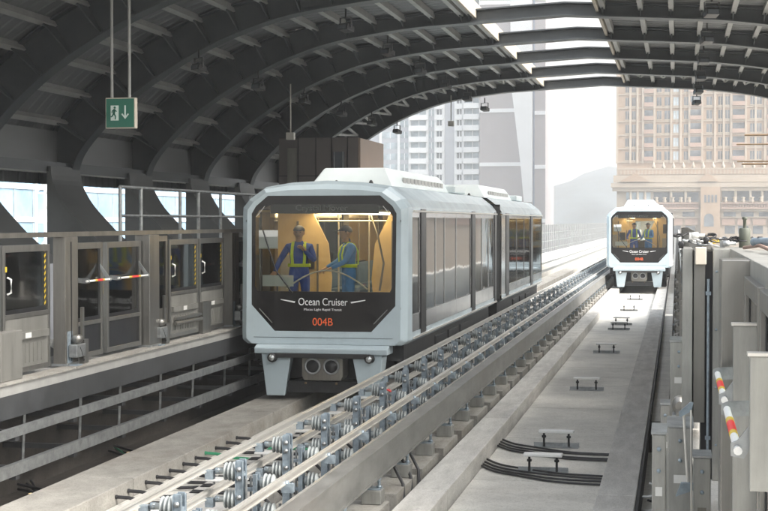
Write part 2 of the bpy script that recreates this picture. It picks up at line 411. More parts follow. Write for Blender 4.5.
for (px, pz), n in stations:
    b = MB(); t = Vector((-n[1], n[0])) * .05
    for i_, (s0, o0, s1, o1) in enumerate(((-1, .30, 1, .30),)):
        vs = []
        for yy in (ribY[0] - 2, 47.2):
            vs += [(CX + px + n[0] * (dep(px) - .12) - t.x, yy, pz + n[1] * (dep(px) - .12) - t.y), (CX + px + n[0] * (dep(px) - .12) + t.x, yy, pz + n[1] * (dep(px) - .12) + t.y),
                   (CX + px + n[0] * (dep(px) + .02) + t.x, yy, pz + n[1] * (dep(px) + .02) + t.y), (CX + px + n[0] * (dep(px) + .02) - t.x, yy, pz + n[1] * (dep(px) + .02) - t.y)]
        b.add(vs, [(0, 1, 2, 3), (7, 6, 5, 4), (0, 4, 5, 1), (1, 5, 6, 2), (2, 6, 7, 3), (3, 7, 4, 0)])
    b.build('purlin', 'purlin', can)
# roof sheets either side of the slot, ribbed
def sheet(sel):
    b = MB(); idx = [i for i in range(len(full)) if sel(full[i][0])]
    pts = [(full[i], fn[i]) for i in idx]
    ys = []; yy = ribY[0] - 2
    while yy < 47.4: ys += [(yy, .32), (yy + .16, .32), (yy + .2, .335), (yy + .3, .335)]; yy += .34
    vs = []; m = len(ys)
    for (x, z), n in pts:
        for q, o in ys: o = o - .29 + dep(x); vs.append((CX + x + n[0] * o, q, z + n[1] * o))
    fs = [(i * m + j, i * m + j + 1, (i + 1) * m + j + 1, (i + 1) * m + j) for i in range(len(pts) - 1) for j in range(m - 1)]
    b.add(vs, fs); return b
def sheet_at(sel):
    return sheet(sel)
sheet(lambda x: x <= SLOT[0] + .05).build('roof_sheet', 'roofp', can)
sheet(lambda x: SLOT[1] - .05 <= x < 5.7).build('roof_sheet', 'roofp', can)  # unseen outer strip left off here to let daylight in
for e in SLOT:
    sgn = -1 if e < 0 and e == SLOT[0] else 1
    b = MB(); z = 7.07 - abs(e) * .055
    b.box(CX + e - .03, CX + e + .03, ribY[0] - 2, 47.3, z + .10, z + .42); b.build('slot_upstand', 'slotrib', can)
for sx in (-1, 1):
    b = MB(); b.box(CX + sx * 9.0, CX + sx * 9.45, ribY[0] - 2, 47.2, 3.80, 3.99); b.build('edge_beam', 'canopy', can)
    b = MB(); b.box(CX + sx * 9.3, CX + sx * 9.4, ribY[0] - 2, 47.2, 3.96, 4.6 if sx < 0 else 4.0); b.build('edge_cladding', 'roofp', can)
# zigzag bracing near the open end
zz = MB()
st = sorted([q for q in stations], key=lambda q: q[0][0])
zz2 = MB()
for a, b_ in zip(st[:-1], st[1:]):
    if b_[0][0] - a[0][0] > 1.6: continue
    p = (CX + a[0][0] + a[1][0] * .3, 43.1, a[0][1] + a[1][1] * .3); q = (CX + b_[0][0] + b_[1][0] * .3, 43.1, b_[0][1] + b_[1][1] * .3)
    mid = ((p[0] + q[0]) / 2, 46.7, (p[2] + q[2]) / 2)
    z_ = zz if p[0] < CX else zz2
    z_.bar(p, mid, .06, .06); z_.bar(mid, q, .06, .06)
zz2.build('zigzag_bracing', 'purlin', can)
zz.build('zigzag_bracing', 'purlin', can)

# floodlights
def floodlight():
    r = empty('floodlight', (0, 0, 0), 'x', 'floodlight', 'floodlights under the canopy')
    b = MB(); b.prism([(-.14, 0), (.14, -.07), (.16, .07), (-.10, .16)], 'x', -.16, .16); b.build('housing', 'black', r, bevel=.015)
    MB().box(-.13, .13, -.15, -.138, .01, .11).build('lens', 'bwin', r)
    b = MB(); b.bar((-.18, 0, .05), (-.18, 0, .3), .015, .05); b.bar((.18, 0, .05), (.18, 0, .3), .015, .05); b.bar((-.18, 0, .3), (.18, 0, .3), .05, .015)
    b.tube([(0, 0, .3), (0, 0, .52)], .025); b.build('bracket', 'black', r)
    return r
fp = floodlight(); first = True
ordn = ['nearest', 'second', 'third', 'fourth', 'fifth', 'farthest']
rows = [(-5.9, 6.22, [26.6, 30.6, 34.6, 38.6, 42.6, 46.6], 'in the high row left of the roof slot'),
        (-8.68, 5.55, [26.6, 30.6, 34.6, 38.6, 42.6, 46.6], 'in the low row over the left platform'),
        (.57, 6.32, [26.6, 30.6, 34.6, 38.6, 42.6, 46.6], 'in the row right of the roof slot')]
for x, z, ys, wh in rows:
    for i, yy in enumerate(ys):
        o = fp if first else copy_tree(fp); first = False
        o.location = (x, yy, z + .14); o.scale = (.72, .72, .72); o.rotation_euler = (0, 0, R(-25 if x < 0 else 20) + R(random.uniform(-12, 12)))
        o['label'] = f'black floodlight, {ordn[i]} one {wh}'
# small hanging boxes
for (x, yy, z, zt, lab) in [(-6.9, 46.2, 6.0, 6.8, 'small pale box hanging on a rod beside the pale tower'), (-8.6, 33.0, 4.9, 6.0, 'thin rod with a small box hanging above the grey-brown cabin')]:
    b = MB(); b.tube([(x, yy, z), (x, yy, zt)], .015)
    b.box(x - .09, x + .09, yy - .07, yy + .07, z - .16, z)
    tag(b.build('hanging_sensor', 'signlampw', loc=(x, yy, z)), lab, 'sensor')

# exit sign
ex = empty('exit_sign', (-7.58, 20, 4.2), 'green emergency exit sign with running figure and down arrow hung on two rods', 'exit sign')
MB().box(-7.90, -7.46, 20.0, 20.10, 4.20, 4.63).build('housing', 'signside', ex, bevel=.006)
MB().box(-7.885, -7.475, 19.992, 19.999, 4.215, 4.615).build('face', 'green', ex)
b = MB(); Yp = 19.984
ox, oz = -7.875, 4.21
def P2(a, c): return (ox + a, oz + c)
# door block, then the figure cut dark over it
b.prism([P2(.06, .10), P2(.175, .10), P2(.175, .31), P2(.06, .31)], 'y', Yp, 19.991); b.build('door_symbol', 'signw', ex)
b = MB(); Yf = 19.977
b.lathe([(.001, 0), (.017, 0), (.017, .006)], (ox + .122, Yf, oz + .282), 'y', 12)
for p, q, wd in [((.118, .26), (.108, .195), .03), ((.108, .2), (.135, .155), .018), ((.135, .157), (.128, .115), .016), ((.106, .2), (.085, .16), .018), ((.085, .162), (.065, .150), .016), ((.118, .25), (.15, .225), .013), ((.116, .25), (.085, .235), .013), ((.085, .237), (.078, .205), .012)]:
    b.bar((ox + p[0], Yf + .003, oz + p[1]), (ox + q[0], Yf + .003, oz + q[1]), wd, .006, up=(0, 1, 0))
b.build('running_figure', 'green', ex)
b = MB()
b.prism([P2(.262, .31), P2(.262, .16), P2(.23, .20), P2(.218, .185), P2(.272, .12), P2(.326, .185), P2(.314, .20), P2(.282, .16), P2(.282, .31)], 'y', Yp, 19.991); b.build('arrow_symbol', 'signw', ex)
for x in (-7.82, -7.56): MB().tube([(x, 20.05, 4.63), (x, 20.05, 6.75)], .022).build('rod', 'purlin', ex)

# ================================================================ PLATFORM GATES (screen doors)
# modules are built facing +X on the plane x=0, running along +Y from y=0, z=0 the platform
TOPZ = 1.58
GG = 'platform screen gates on the {} platform'
def gate_leaf(width, kind, lowz=.72):
    r = empty('sliding_gate' if kind == 'slide' else 'emergency_gate', (0, 0, 0), 'x', 'platform gate')
    f = MB()
    f.box(-.03, .03, 0, .06, .04, TOPZ - .08).box(-.03, .03, width - .06, width, .04, TOPZ - .08)
    f.box(-.035, .032, .06, width - .06, TOPZ - .16, TOPZ - .08).box(-.03, .03, .06, width - .06, .04, .1)
    f.box(-.032, .034, .06, width - .06, lowz - .05 - .22 * (kind != 'slide'), lowz - .22 * (kind != 'slide'))
    f.build('frame', 'steel', r, bevel=.004)
    lz = lowz - .22 * (kind != 'slide')
    MB().box(-.006, .006, .06, width - .06, lz, TOPZ - .16).build('glass', 'gateglass', r)
    g = MB(); g.box(.007, .010, .06, .12, lz, TOPZ - .16).box(.007, .010, width - .12, width - .06, lz, TOPZ - .16).box(.007, .010, .12, width - .12, lz, lz + .05).build('black_border', 'black', r)
    if kind == 'slide':
        lp = MB(); lp.box(.0, .02, .06, width - .06, .1, lowz - .05).box(.02, .06, .1, width - .1, .42, .5)
        for k in range(9): lp.box(.02, .026, .14 + k * (width - .28) / 9, .14 + (k + .5) * (width - .28) / 9, .14, .36)
        lp.build('lower_panel', 'plate_shade', r)
        st_ = MB()
        for k in range(10):
            z = lowz + .06 + k * .07
            st_.prism([(width - .13, z), (width - .09, z + .025), (width - .09, z + .055), (width - .13, z + .03)], 'x', .011, .013)
        st_.build('hazard_tape', 'yellow', r)
        MB().box(.0605, .0625, width * .4, width * .4 + .16, .43, .49).build('notice_plate', 'cablewhite', r)
        h = MB(); h.tube([(.035, .1, .95), (.08, .1, .97), (.08, .1, 1.12), (.035, .1, 1.14)], .012); h.build('handle', 'whitep', r)
        MB().box(.011, .014, .085, .135, 1.2, 1.26).build('warning_label', 'yellow', r)
    else:
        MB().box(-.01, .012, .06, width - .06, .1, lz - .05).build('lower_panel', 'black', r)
        pb = MB(); z = 1.02; xo = .16
        pb.tube([(xo, .06, z), (xo, width - .06, z)], .0145, 10); o = pb.build('push_bar', 'whitep', r)
        m = (width) / 2; k = width / 1.3
        MB().tube([(xo, m - .10 * k, z), (xo, m + .16 * k, z)], .0158, 10).build('red_band', 'red', o)
        MB().tube([(xo, m - .2 * k, z), (xo, m - .10 * k, z)], .0158, 10).tube([(xo, m + .16 * k, z), (xo, m + .24 * k, z)], .0158, 10).build('yellow_band', 'yellow', o)
        for yy, dz in ((.1, 0), (width - .1, .16)):
            a = MB(); a.prism([(.03, z + dz - .02), (xo - .02, z - .03), (xo + .022, z - .022), (xo + .022, z + .02), (xo - .0, z + .03), (.03, z + dz + .04)], 'y', yy - .008, yy + .008); a.build('bar_arm', 'galv', r)
    return r
def gate_column(width, depth=.16, m='steelw', groove=True):
    r = empty('gate_column', (0, 0, 0), 'x', 'gate column')
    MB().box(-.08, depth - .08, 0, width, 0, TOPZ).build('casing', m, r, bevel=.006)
    if groove: MB().box(depth - .079, depth - .074, width * .42, width * .47, .05, TOPZ - .06).build('panel_joint', 'black', r)
    MB().box(-.1, depth - .06, -.01, width + .01, 0, .03).build('base_plate', 'galv', r)
    return r
def pocket(width):
    r = empty('fixed_screen', (0, 0, 0), 'x', 'glass screen')
    f = MB(); f.box(-.03, .03, 0, .05, 0, TOPZ - .02).box(-.03, .03, width - .05, width, 0, TOPZ - .02).box(-.03, .03, .05, width - .05, TOPZ - .1, TOPZ - .02).box(-.03, .03, .05, width - .05, 0, .5)
    f.build('frame', 'steelw', r); MB().box(-.01, .01, .05, width - .05, .5, TOPZ - .1).build('glass', 'windark', r)
    return r
def drive(seed):
    g = random.Random(seed)
    r = empty('gate_drive_unit', (0, 0, 0), 'x', 'drive unit')
    MB().box(0, .012, 0, .16, 0, .42).box(0, .14, 0, .16, 0, .014).build('bracket_plate', 'galvb', r)
    b = MB(); b.box(.02, .13, .02, .3, .1, .26); b.build('motor_housing', 'galv', r, bevel=.01)
    MB().lathe([(.0, 0), (.055, 0), (.055, .12), (.03, .13), (.03, .18)], (.075, .1, .32), 'y', 14).build('motor', 'steel', r)
    b = MB(); b.tube([(.08, .1, .26), (.12, .12, .22), (.12, .2, .12), (.1, .3, .05)], .014); b.build('hose', 'cable', r)
    MB().box(.03, .10, .32, .46, 0, .30).box(.03, .06, .36, .42, .3, .7).build('guide_post', 'steel', r)
    return r
protos = {}
PLAT = 1.125
side_n = {}
def put(key, maker, y, x, side, label, group, mirror=False):
    if key not in protos: protos[key] = maker(); o = protos[key]
    else: o = copy_tree(protos[key])
    o.location = (x, y, PLAT)
    if mirror: o.rotation_euler = (0, 0, math.pi); o.location = (x, y, PLAT)
    o['label'] = label; o['group'] = group
    return o
nth = ['first', 'second', 'third', 'fourth', 'fifth', 'sixth']
def left_period(y0, i):
    X = -7.4; wh = f'in {nth[i]} bay of the left platform screen'
    ggrp = GG.format('left')
    put('col', lambda: gate_column(.4), y0, X, 'l', f'brown-grey steel gate column {wh}', 'gate columns along the left platform')
    put('em1', lambda: gate_leaf(.93, 'em'), y0 + .42, X, 'l', f'narrow glazed emergency gate with striped push bar {wh}', ggrp)
    put('em2', lambda: gate_leaf(1.28, 'em'), y0 + 1.5, X, 'l', f'wide glazed emergency gate with striped push bar {wh}', ggrp)
    put('post', lambda: gate_column(.4, .22, 'steel', False), y0 + 2.82, X, 'l', f'pale steel post beside the wide emergency gate {wh}', 'gate columns along the left platform')
    put('pocket', lambda: pocket(.62), y0 + 3.26, X, 'l', f'narrow dark glass screen {wh}', 'fixed dark screens along the left platform')
    put('sl1', lambda: gate_leaf(1.36, 'slide'), y0 + 3.92, X + .02, 'l', f'glass sliding gate next to dark screen {wh}', ggrp)
    put('sl2', lambda: gate_leaf(1.28, 'slide'), y0 + 5.34, X + .02, 'l', f'glass sliding gate next to gate column {wh}', ggrp)
    put('drv', lambda: drive(1), y0 + 3.1, X + .07, 'l', f'gate drive unit below the dark screen, {nth[i]} left bay', 'gate drive units along the left platform')
    put('drv', lambda: drive(1), y0 + .05, X + .07, 'l', f'gate drive unit at the column foot, {nth[i]} left bay', 'gate drive units along the left platform')
for i, y0 in enumerate((10.2, 17.2, 24.2, 31.2, 38.2)): left_period(y0, i)
# top rail & grey guide box in front of near sliding gate
hr = MB(); hr.box(-7.46, -7.36, 10.2, 45.2, PLAT + TOPZ + .002, PLAT + TOPZ + .06)
tag(hr.build('screen_top_rail', 'steelw', loc=(-7.4, 10.2, PLAT + TOPZ)), 'long steel top rail capping the left platform screen', 'top rail')
b = MB(); b.box(-7.36, -7.24, 15.25, 15.8, PLAT + .001, PLAT + .55)
tag(b.build('cover_box', 'plate_shade', loc=(-7.3, 15.5, PLAT), bevel=.01), 'plain grey steel cover box at the left edge of the photo on the platform edge', 'cover box')
b = MB(); b.box(-7.36, -7.3, 21.3, 22.5, PLAT + .3, PLAT + .34).box(-7.36, -7.3, 22.55, 22.95, PLAT + .001, PLAT + .5).tube([(-7.31, 21.25, PLAT + .25), (-7.31, 22.5, PLAT + .25)], .03)
tag(b.build('gate_linkage', 'steel', loc=(-7.33, 22, PLAT)), 'steel linkage bar and plate in front of the sliding gate beside the train', 'linkage')

b = MB(); y = 12  # pale wall added to brighten what shows through the gate glass
while y < 47: b.box(-9.42, -9.34, y, y + 1.47, 1.1, 2.25); y += 1.5
tag(b.build('added_backdrop', 'bgrey', loc=(-9.4, 12, 1.1)), 'added pale grey backdrop at the back of the left platform, seen through the gate glass', 'parapet')
# tall tubular railing on the left platform
rl = empty('platform_railing', (-8.3, 22, 1.1), 'tall tubular steel railing standing on the left platform behind the gates', 'railing')
b = MB(); b.tube([(-8.3, 21.6, 3.42), (-8.3, 36, 3.42)], .026); b.build('rail', 'galv', rl)
b = MB(); b.tube([(-8.3, 21.6, 2.98), (-8.3, 36, 2.98)], .022); b.build('rail', 'galv', rl)
for yy in (21.6, 22.5, 24.4, 25.4, 26.7, 28.7, 30.7, 32.7, 34.7, 36): MB().tube([(-8.3, yy, 1.1), (-8.3, yy, 3.42)], .03).build('post', 'galv', rl)
for k, (yy, z) in enumerate([(17.0, 1.1), (17.7, 1.1), (19.6, 1.1), (23.2, 1.1)]):
    b = MB(); b.prism([(yy - .18, z), (yy + .18, z), (yy + .12, z + .75), (yy - .12, z + .75)], 'x', -9.3, -9.05)
    tag(b.build('yellow_barrier_stand', 'yellow', loc=(-9.2, yy, z), bevel=.02), f'{nth[k]} blurred yellow floor stand seen through the gate glass on left platform', 'floor stand', 'yellow floor stands behind the left gates')

# ---- right-hand screen, mirrored, faces -X at x = .36
XR = .36
def rp(key, maker, y, x, label, group): return put(key, maker, y, x, 'r', label, group, True)
# mirrored items occupy y-width .. y
er = empty('end_column', (.25, 10.6, 1.1), 'wide grey steel end column with a black groove, right side of the photo', 'steel column')
MB().box(.245, .45, 10.6, 11.3, 1.1, 2.71).build('casing', 'plate', er, bevel=.006)
MB().box(.17, .245, 10.66, 11.3, 1.1, 2.69).build('recess', 'black', er)
MB().box(.115, .195, 10.62, 11.3, 1.5, 2.7).build('narrow_panel', 'steel', er, bevel=.004)
MB().box(.04, .108, 10.6, 11.3, 1.1, 2.71).build('side_panel', 'plate', er, bevel=.004)
MB().box(.125, .20, 10.52, 10.615, 2.6, 2.72).build('junction_box', 'signside', er, bevel=.005)
rp('em2', lambda: None, 7.68, XR, 'wide glazed emergency gate with striped push bar, nearer of two beside the right end column', GG.format('right'))
rp('em2', lambda: None, 6.26, XR, 'wide glazed emergency gate with striped push bar at the lower right corner of the photo', GG.format('right'))
rp('post', lambda: None, 8.12, XR, 'pale steel post between gates just past the two right push bars', 'gate columns along the right platform')
rp('sl1', lambda: None, 9.56, XR, 'glass sliding gate between the post and the right end column', GG.format('right'))
rp('sl2', lambda: None, 10.58, XR + .04, 'glass sliding gate right against the right end column', GG.format('right'))
for i, y0 in enumerate((18.5, 25.5, 32.5, 39.5, 46.5)):
    rp('col', lambda: None, y0, XR - .1, f'brown-grey steel gate column in {nth[i]} bay beyond the right end column', 'gate columns along the right platform')
    rp('em1', lambda: None, y0 - .42, XR - .1, f'narrow glazed emergency gate in {nth[i]} bay beyond the right end column', GG.format('right'))
    rp('em2', lambda: None, y0 - 1.5, XR - .1, f'wide glazed emergency gate in {nth[i]} bay beyond the right end column', GG.format('right'))
    rp('post', lambda: None, y0 - 2.82, XR - .1, f'pale steel post in {nth[i]} bay beyond the right end column', 'gate columns along the right platform')
    rp('pocket', lambda: None, y0 - 3.26, XR - .1, f'narrow dark glass screen in {nth[i]} bay beyond the right end column', 'fixed dark screens along the right platform')
    rp('sl1', lambda: None, y0 - 3.92, XR - .12, f'glass sliding gate beside dark screen in {nth[i]} bay beyond the right end column', GG.format('right'))
    rp('sl2', lambda: None, y0 - 5.34, XR - .12, f'glass sliding gate beside column in {nth[i]} bay beyond the right end column', GG.format('right'))
b = MB(); b.box(.36, .47, 3.5, 10.59, 2.6, 2.71).box(.47, .95, 3.5, 10.59, 2.66, 2.7)
tag(b.build('screen_top_cover', 'plate', loc=(.6, 7, 2.65), bevel=.004), 'grey steel cover along the top of the right platform screen', 'top cover')
for k, yy in enumerate((4.2, 5.4, 6.4, 7.9, 9.0)):
    tag(MB().box(.395, .5, yy, yy + .09, 1.1, 2.598).build('screen_upright', 'galv', loc=(.45, yy, 1.1)), f'{nth[k]} galvanised upright under the top cover of the right screen, counted from the camera', 'upright', 'uprights of the right screen')
# fin plates which hold the push bars
for (x0, x1, yy, z0, z1, lab) in [(.235, .42, 5.0, 2.02, 2.46, 'square grey fin plate nearest the camera at the right edge'), (.235, .36, 6.45, 1.3, 2.46, 'tall grey fin plate just behind the nearest fin plate')]:
    r = empty('fin_plate', (x0, yy, z0), lab, 'fin plate', 'grey fin plates on the right screen')
    MB().box(x0, x1, yy, yy + .05, z0, z1).build('plate', 'plate', r, bevel=.003)
    MB().box(x0 - .008, x1, yy - .006, yy + .06, z1 + .001, z1 + .012).build('top_edge', 'alu', r)

# boxes and brackets along the right platform edge
eb = [(-.13, -.055, 8.4, 8.8, .2, 1.72), (-.05, .10, 9.3, 9.75, 1.1, 1.64), (-.05, .09, 12.6, 13.1, 1.1, 1.9), (-.12, -.05, 12.0, 12.3, .5, 1.45), (.10, .2, 8.9, 9.15, 1.1, 1.52)]
labs = ['tall narrow galvanised plate hanging over the right platform edge nearest the camera', 'galvanised box on the right platform edge below the end column', 'galvanised box with light top behind the first two boxes on right edge', 'narrow galvanised plate behind the nearest hanging plate', 'small upright galvanised box beside a thin rod at lower right']
for (x0, x1, y0_, y1_, z0, z1), lab in zip(eb, labs):
    r = empty('edge_box', ((x0 + x1) / 2, y0_, z0), lab, 'steel box', 'steel boxes along the right platform edge')
    MB().box(x0, x1, y0_, y1_, z0, z1).build('casing', 'plate', r, bevel=.006)
    MB().box(x0 - .006, x1 + .006, y0_ - .006, y1_ + .006, z1 + .001, z1 + .012).build('lid', 'galv', r)
    b = MB()
    for zz_ in (z1 - .08, z1 - .2): b.lathe([(0, 0), (.012, 0), (.012, .01)], ((x0 + x1) / 2, y0_ - .012, zz_), 'y', 8)
    b.build('bolts', 'galvb', r)
    MB().box(x0 + (x1 - x0) * .25, x1 - (x1 - x0) * .25, y0_ - .0025, y0_ - .0005, z1 - .34, z1 - .29).build('label_plate', 'cablewhite' if x0 < 0 else 'steelw', r)
g = random.Random(11)
for k in range(22):
    yy = 11.9 + k * 1.62; s = 1 + g.uniform(-.15, .2)
    key = 'rdrive'
    if key not in protos:
        protos[key] = drive(3); o = protos[key]
    else: o = copy_tree(protos[key])
    o.location = (.1, yy, 1.1); o.rotation_euler = (0, 0, math.pi); o.scale = (s, 1, s * 1.2)
    o['label'] = 'galvanised gate drive unit in the far row along the right platform edge'; o['group'] = 'drive units far along the right platform edge'; o['category'] = 'drive unit'
# short rods / clamps near camera on the right edge
r = empty('clamp_rod', (.08, 9, 1.5), 'thin white rod with clamps standing beside the lower right boxes', 'rod')
MB().tube([(.07, 9.0, 1.35), (.045, 9.05, 1.75)], .009).tube([(.09, 8.85, 1.2), (.085, 8.9, 1.8)], .006).build('rod', 'alu', r)
MB().prism([(.02, 1.74), (.09, 1.78), (.1, 1.83), (.08, 1.83), (.015, 1.77)], 'y', 9.0, 9.03).prism([(.0, 1.28), (.1, 1.32), (.1, 1.36), (.03, 1.36)], 'y', 8.95, 9.0).build('clamp', 'galvb', r)
b = MB()
for k in range(4): b.lathe([(0, 0), (.018, 0), (.018, .03)], (.05 + .02 * k, 9.0, 1.33 + .01 * (k % 2)), 'y', 8)
b.build('bolts', 'galv', r)

for k, (x, yy, z0, z1) in enumerate([(.215, 10.59, 1.3, 2.5), (.34, 10.58, 1.2, 1.95)]):
    b = MB(); b.tube([(x, yy, z0), (x, yy, z1)], .009, 8)
    for zz_ in (z0 + .1, z1 - .1): b.box(x - .018, x + .018, yy - .012, yy + .012, zz_ - .012, zz_ + .012)
    tag(b.build('conduit', 'galvb', loc=(x, yy, z0)), ('long' if k == 0 else 'short') + ' thin conduit clipped to the face of the right end column', 'conduit')
b = MB()
for zz_ in (1.35, 1.75, 2.15, 2.55):
    for x in (.27, .425): b.lathe([(0, 0), (.009, 0), (.009, .008), (0, .008)], (x, 10.592, zz_), 'y', 8)
b.build('bolts', 'galvb', er)
# clutter of cables on top of the end column
def curl(cx, cy, cz, rr, turns, seed):
    g = random.Random(seed); pts = []; n = int(turns * 12); tilt = g.uniform(-.4, .4)
    for i in range(n + 1):
        t = 2 * math.pi * i / 12 + g.uniform(0, .1)
        pts.append((cx + rr * math.cos(t) + .008 * i / 12, cy + rr * .9 * math.sin(t), cz + .35 * rr * math.sin(t + tilt) + .01 * i / 12))
    return pts
nm = {'cable': 'black', 'cablewhite': 'white', 'yellow': 'yellow', 'galv': 'grey'}
g = random.Random(21); ms = ['cable', 'galv', 'cable', 'cablewhite', 'cable', 'galv', 'cable', 'yellow', 'cable', 'galv', 'cable', 'cablewhite', 'cable', 'cable']
num = nth + ['seventh', 'eighth', 'ninth', 'tenth', 'eleventh', 'twelfth', 'thirteenth', 'last']
for k, m in enumerate(ms):
    x = .02 + .42 * (k / 13) + g.uniform(-.02, .02); yy = g.uniform(10.68, 11.2); z = 2.735 + g.uniform(.0, .075) * (1.2 - k / 16)
    b = MB(); b.tube(curl(x, yy, z, g.uniform(.018, .045), g.uniform(.6, 1.9), k), g.uniform(.005, .009) if m != 'yellow' else .004, 6)
    b.tube([(x + .03, yy, z), (x + .07, yy + .05, z + g.uniform(-.02, .03)), (x + .12, yy + .12, z - .02)], .006, 6)
    tag(b.build('cable_coil', m, loc=(x, yy, z)), f'{nm[m]} cable curl on top of the right end column, {num[k]} from its left end', 'cable coil', 'cables heaped on the right end column')
for k, (x, z, m, lab) in enumerate([(.03, 2.74, 'cable', 'small black connector hanging at the left corner of the end column'), (.10, 2.80, 'cablewhite', 'small white connector on top of the cable heap'), (.20, 2.77, 'cable', 'small black connector in the middle of the cable heap'), (.31, 2.745, 'galv', 'small grey clamp at the right of the cable heap')]):
    b = MB(); b.lathe([(0, 0), (.014, 0), (.022, .006), (.022, .045), (.012, .05), (.012, .09)], (x, 10.62, z), 'x' if k % 2 else 'y', 12)
    b.box(x - .016, x + .016, 10.66, 10.70, z - .03, z + .02)
    tag(b.build('connector', m, loc=(x, 10.62, z)), lab, 'connector')
b = MB(); b.lathe([(0, 0), (.04, 0), (.04, .13), (.034, .14), (0, .14)], (.475, 11.0, 2.71), 'z', 14); b.lathe([(.012, .14), (.012, .2), (.018, .2), (.018, .22), (0, .22)], (.475, 11.0, 2.71), 'z', 8)
tag(b.build('short_post', 'olive', loc=(.475, 11, 2.71)), 'short olive cylindrical post on top of the right screen', 'post')
r = empty('cover_pipe', (.6, 9.4, 2.75), 'grey horizontal pipe with collars lying on the right screen top', 'pipe')
MB().tube([(.47, 9.6, 2.77), (.66, 9.3, 2.775)], .028, 10).build('pipe', 'galvb', r)
MB().lathe([(0, 0), (.034, 0), (.034, .03), (0, .03)], (.49, 9.56, 2.771), 'x', 10).lathe([(0, 0), (.034, 0), (.034, .03), (0, .03)], (.58, 9.42, 2.773), 'x', 10).build('collar', 'cable', r)
b = MB(); b.tube([(.42, 9.8, 2.73), (.5, 9.5, 2.75), (.56, 9.1, 2.72), (.62, 8.9, 2.74)], .012, 6)
tag(b.build('loose_hose', 'pinkst', loc=(.5, 9.4, 2.72)), 'loose reddish hose lying on the right screen cover', 'hose')

# ================================================================ POWER RAILS BETWEEN THE TRACKS
def cond(x, z, lab, far=210):
    b = MB(); b.box(x - .010, x + .010, 6, far, z - .04, z + .005); b.box(x - .026, x - .004, 6, far, z + .006, z + .024); b.box(x + .004, x + .026, 6, far, z + .006, z + .024); b.box(x - .026, x + .026, 6, far, z + .002, z + .0055); b.box(x - .022, x + .022, 6, far, z - .05, z - .041)
    tag(b.build('conductor_rail', 'alu', loc=(x, 6, z)), lab, 'conductor rail', 'conductor rails between the two tracks')
cond(-4.13, .71, 'upper silver conductor rail facing the near train')
cond(-4.13, .46, 'lower silver conductor rail facing the near train')
cond(-3.40, .62, 'upper silver conductor rail facing the right track')
cond(-3.40, .36, 'lower silver conductor rail facing the right track')
def stand():
    r = empty('rail_stand', (0, 0, 0), 'x', 'rail stand', 'insulator stands between the two tracks')
    x0, x1 = -.0, .0
    b = MB()
    for yy in (-.052, .052):
        b.box(-.030, .030, yy - .007, yy + .007, -.02, .78); b.box(-.036, -.029, yy - .02, yy + .02, .0, .77); b.box(.029, .036, yy - .02, yy + .02, .0, .77)
    b.box(-.03, .03, -.045, .045, .63, .67).box(-.03, .03, -.045, .045, .38, .42).box(-.03, .03, -.045, .045, .12, .16).box(-.11, .24, -.10, .10, -.018, .0)
    b.box(.036, .12, -.03, .03, .50, .53).box(.036, .12, -.03, .03, .22, .25)
    for yy in (-.045, .045): b.box(.12, .165, yy - .007, yy + .007, 0, .66); b.box(.158, .165, yy - .022, yy + .022, .0, .66)
    b.box(.12, .16, -.037, .037, .54, .60).box(.12, .16, -.037, .037, .28, .34)
    b.build('bracket', 'galvb', r, bevel=.004)
    MB().box(.17, .25, -.09, .09, .02, .20).box(.05, .11, -.085, .085, .08, .13).build('clamp_block', 'galvb', r, bevel=.008)
    b = MB()
    for z in (.7, .45, .62, .36):
        b.lathe([(0, 0), (.014, 0), (.014, .16), (0, .16)], (0, -.08, z), 'y', 6); b.lathe([(0, 0), (.024, 0), (.024, .016), (0, .016)], (0, -.076, z), 'y', 6)
    b.tube([(.07, -.07, -.02), (.07, -.07, .62)], .010, 6); b.tube([(.07, .07, -.02), (.07, .07, .62)], .010, 6); b.tube([(-.08, 0, -.02), (-.08, 0, .08)], .014, 6)
    b.build('bolts', 'galv', r)
    def ins(z, s):
        a = MB(); prof = [(0, .02), (.045, .02), (.045, .05)]
        h = .05
        for k in range(3): prof += [(.034, h), (.088 - .004 * k, h + .010), (.088 - .004 * k, h + .02), (.034, h + .03)]; h += .036
        prof += [(.026, h), (.03, h + .06), (0, h + .06)]
        a.lathe([(q, s * w_) for q, w_ in prof], (0 if s < 0 else .16, 0, z), 'x', 14)
        a.build('insulator', 'insul', r)
        c = MB(); xe = s * .235 + (0 if s < 0 else .16)
        c.box(xe - .015, xe + s * .09, -.035, .035, z - .075, z + .005); c.lathe([(0, 0), (.03, 0), (.03, .04), (0, .04)], (xe, 0, z), 'x', 8)
        c.build('rail_clip', 'galvb', r)
    ins(.67, -1); ins(.42, -1); ins(.575, 1); ins(.32, 1)
    return r
sp = stand()
y = 6.2; k = 0
while y < 112:
    o = sp if k == 0 else copy_tree(sp)
    o.location = (-3.80, y + random.uniform(-.02, .02), 0); o['label'] = 'galvanised bracket stand with four ribbed grey insulators between the tracks'
    y += 1.65; k += 1
# white sloping cover plate + duct below stands (pale strip with dark side)
b = MB(); b.box(-4.42, -4.22, 6, 200, -.33, -.12)
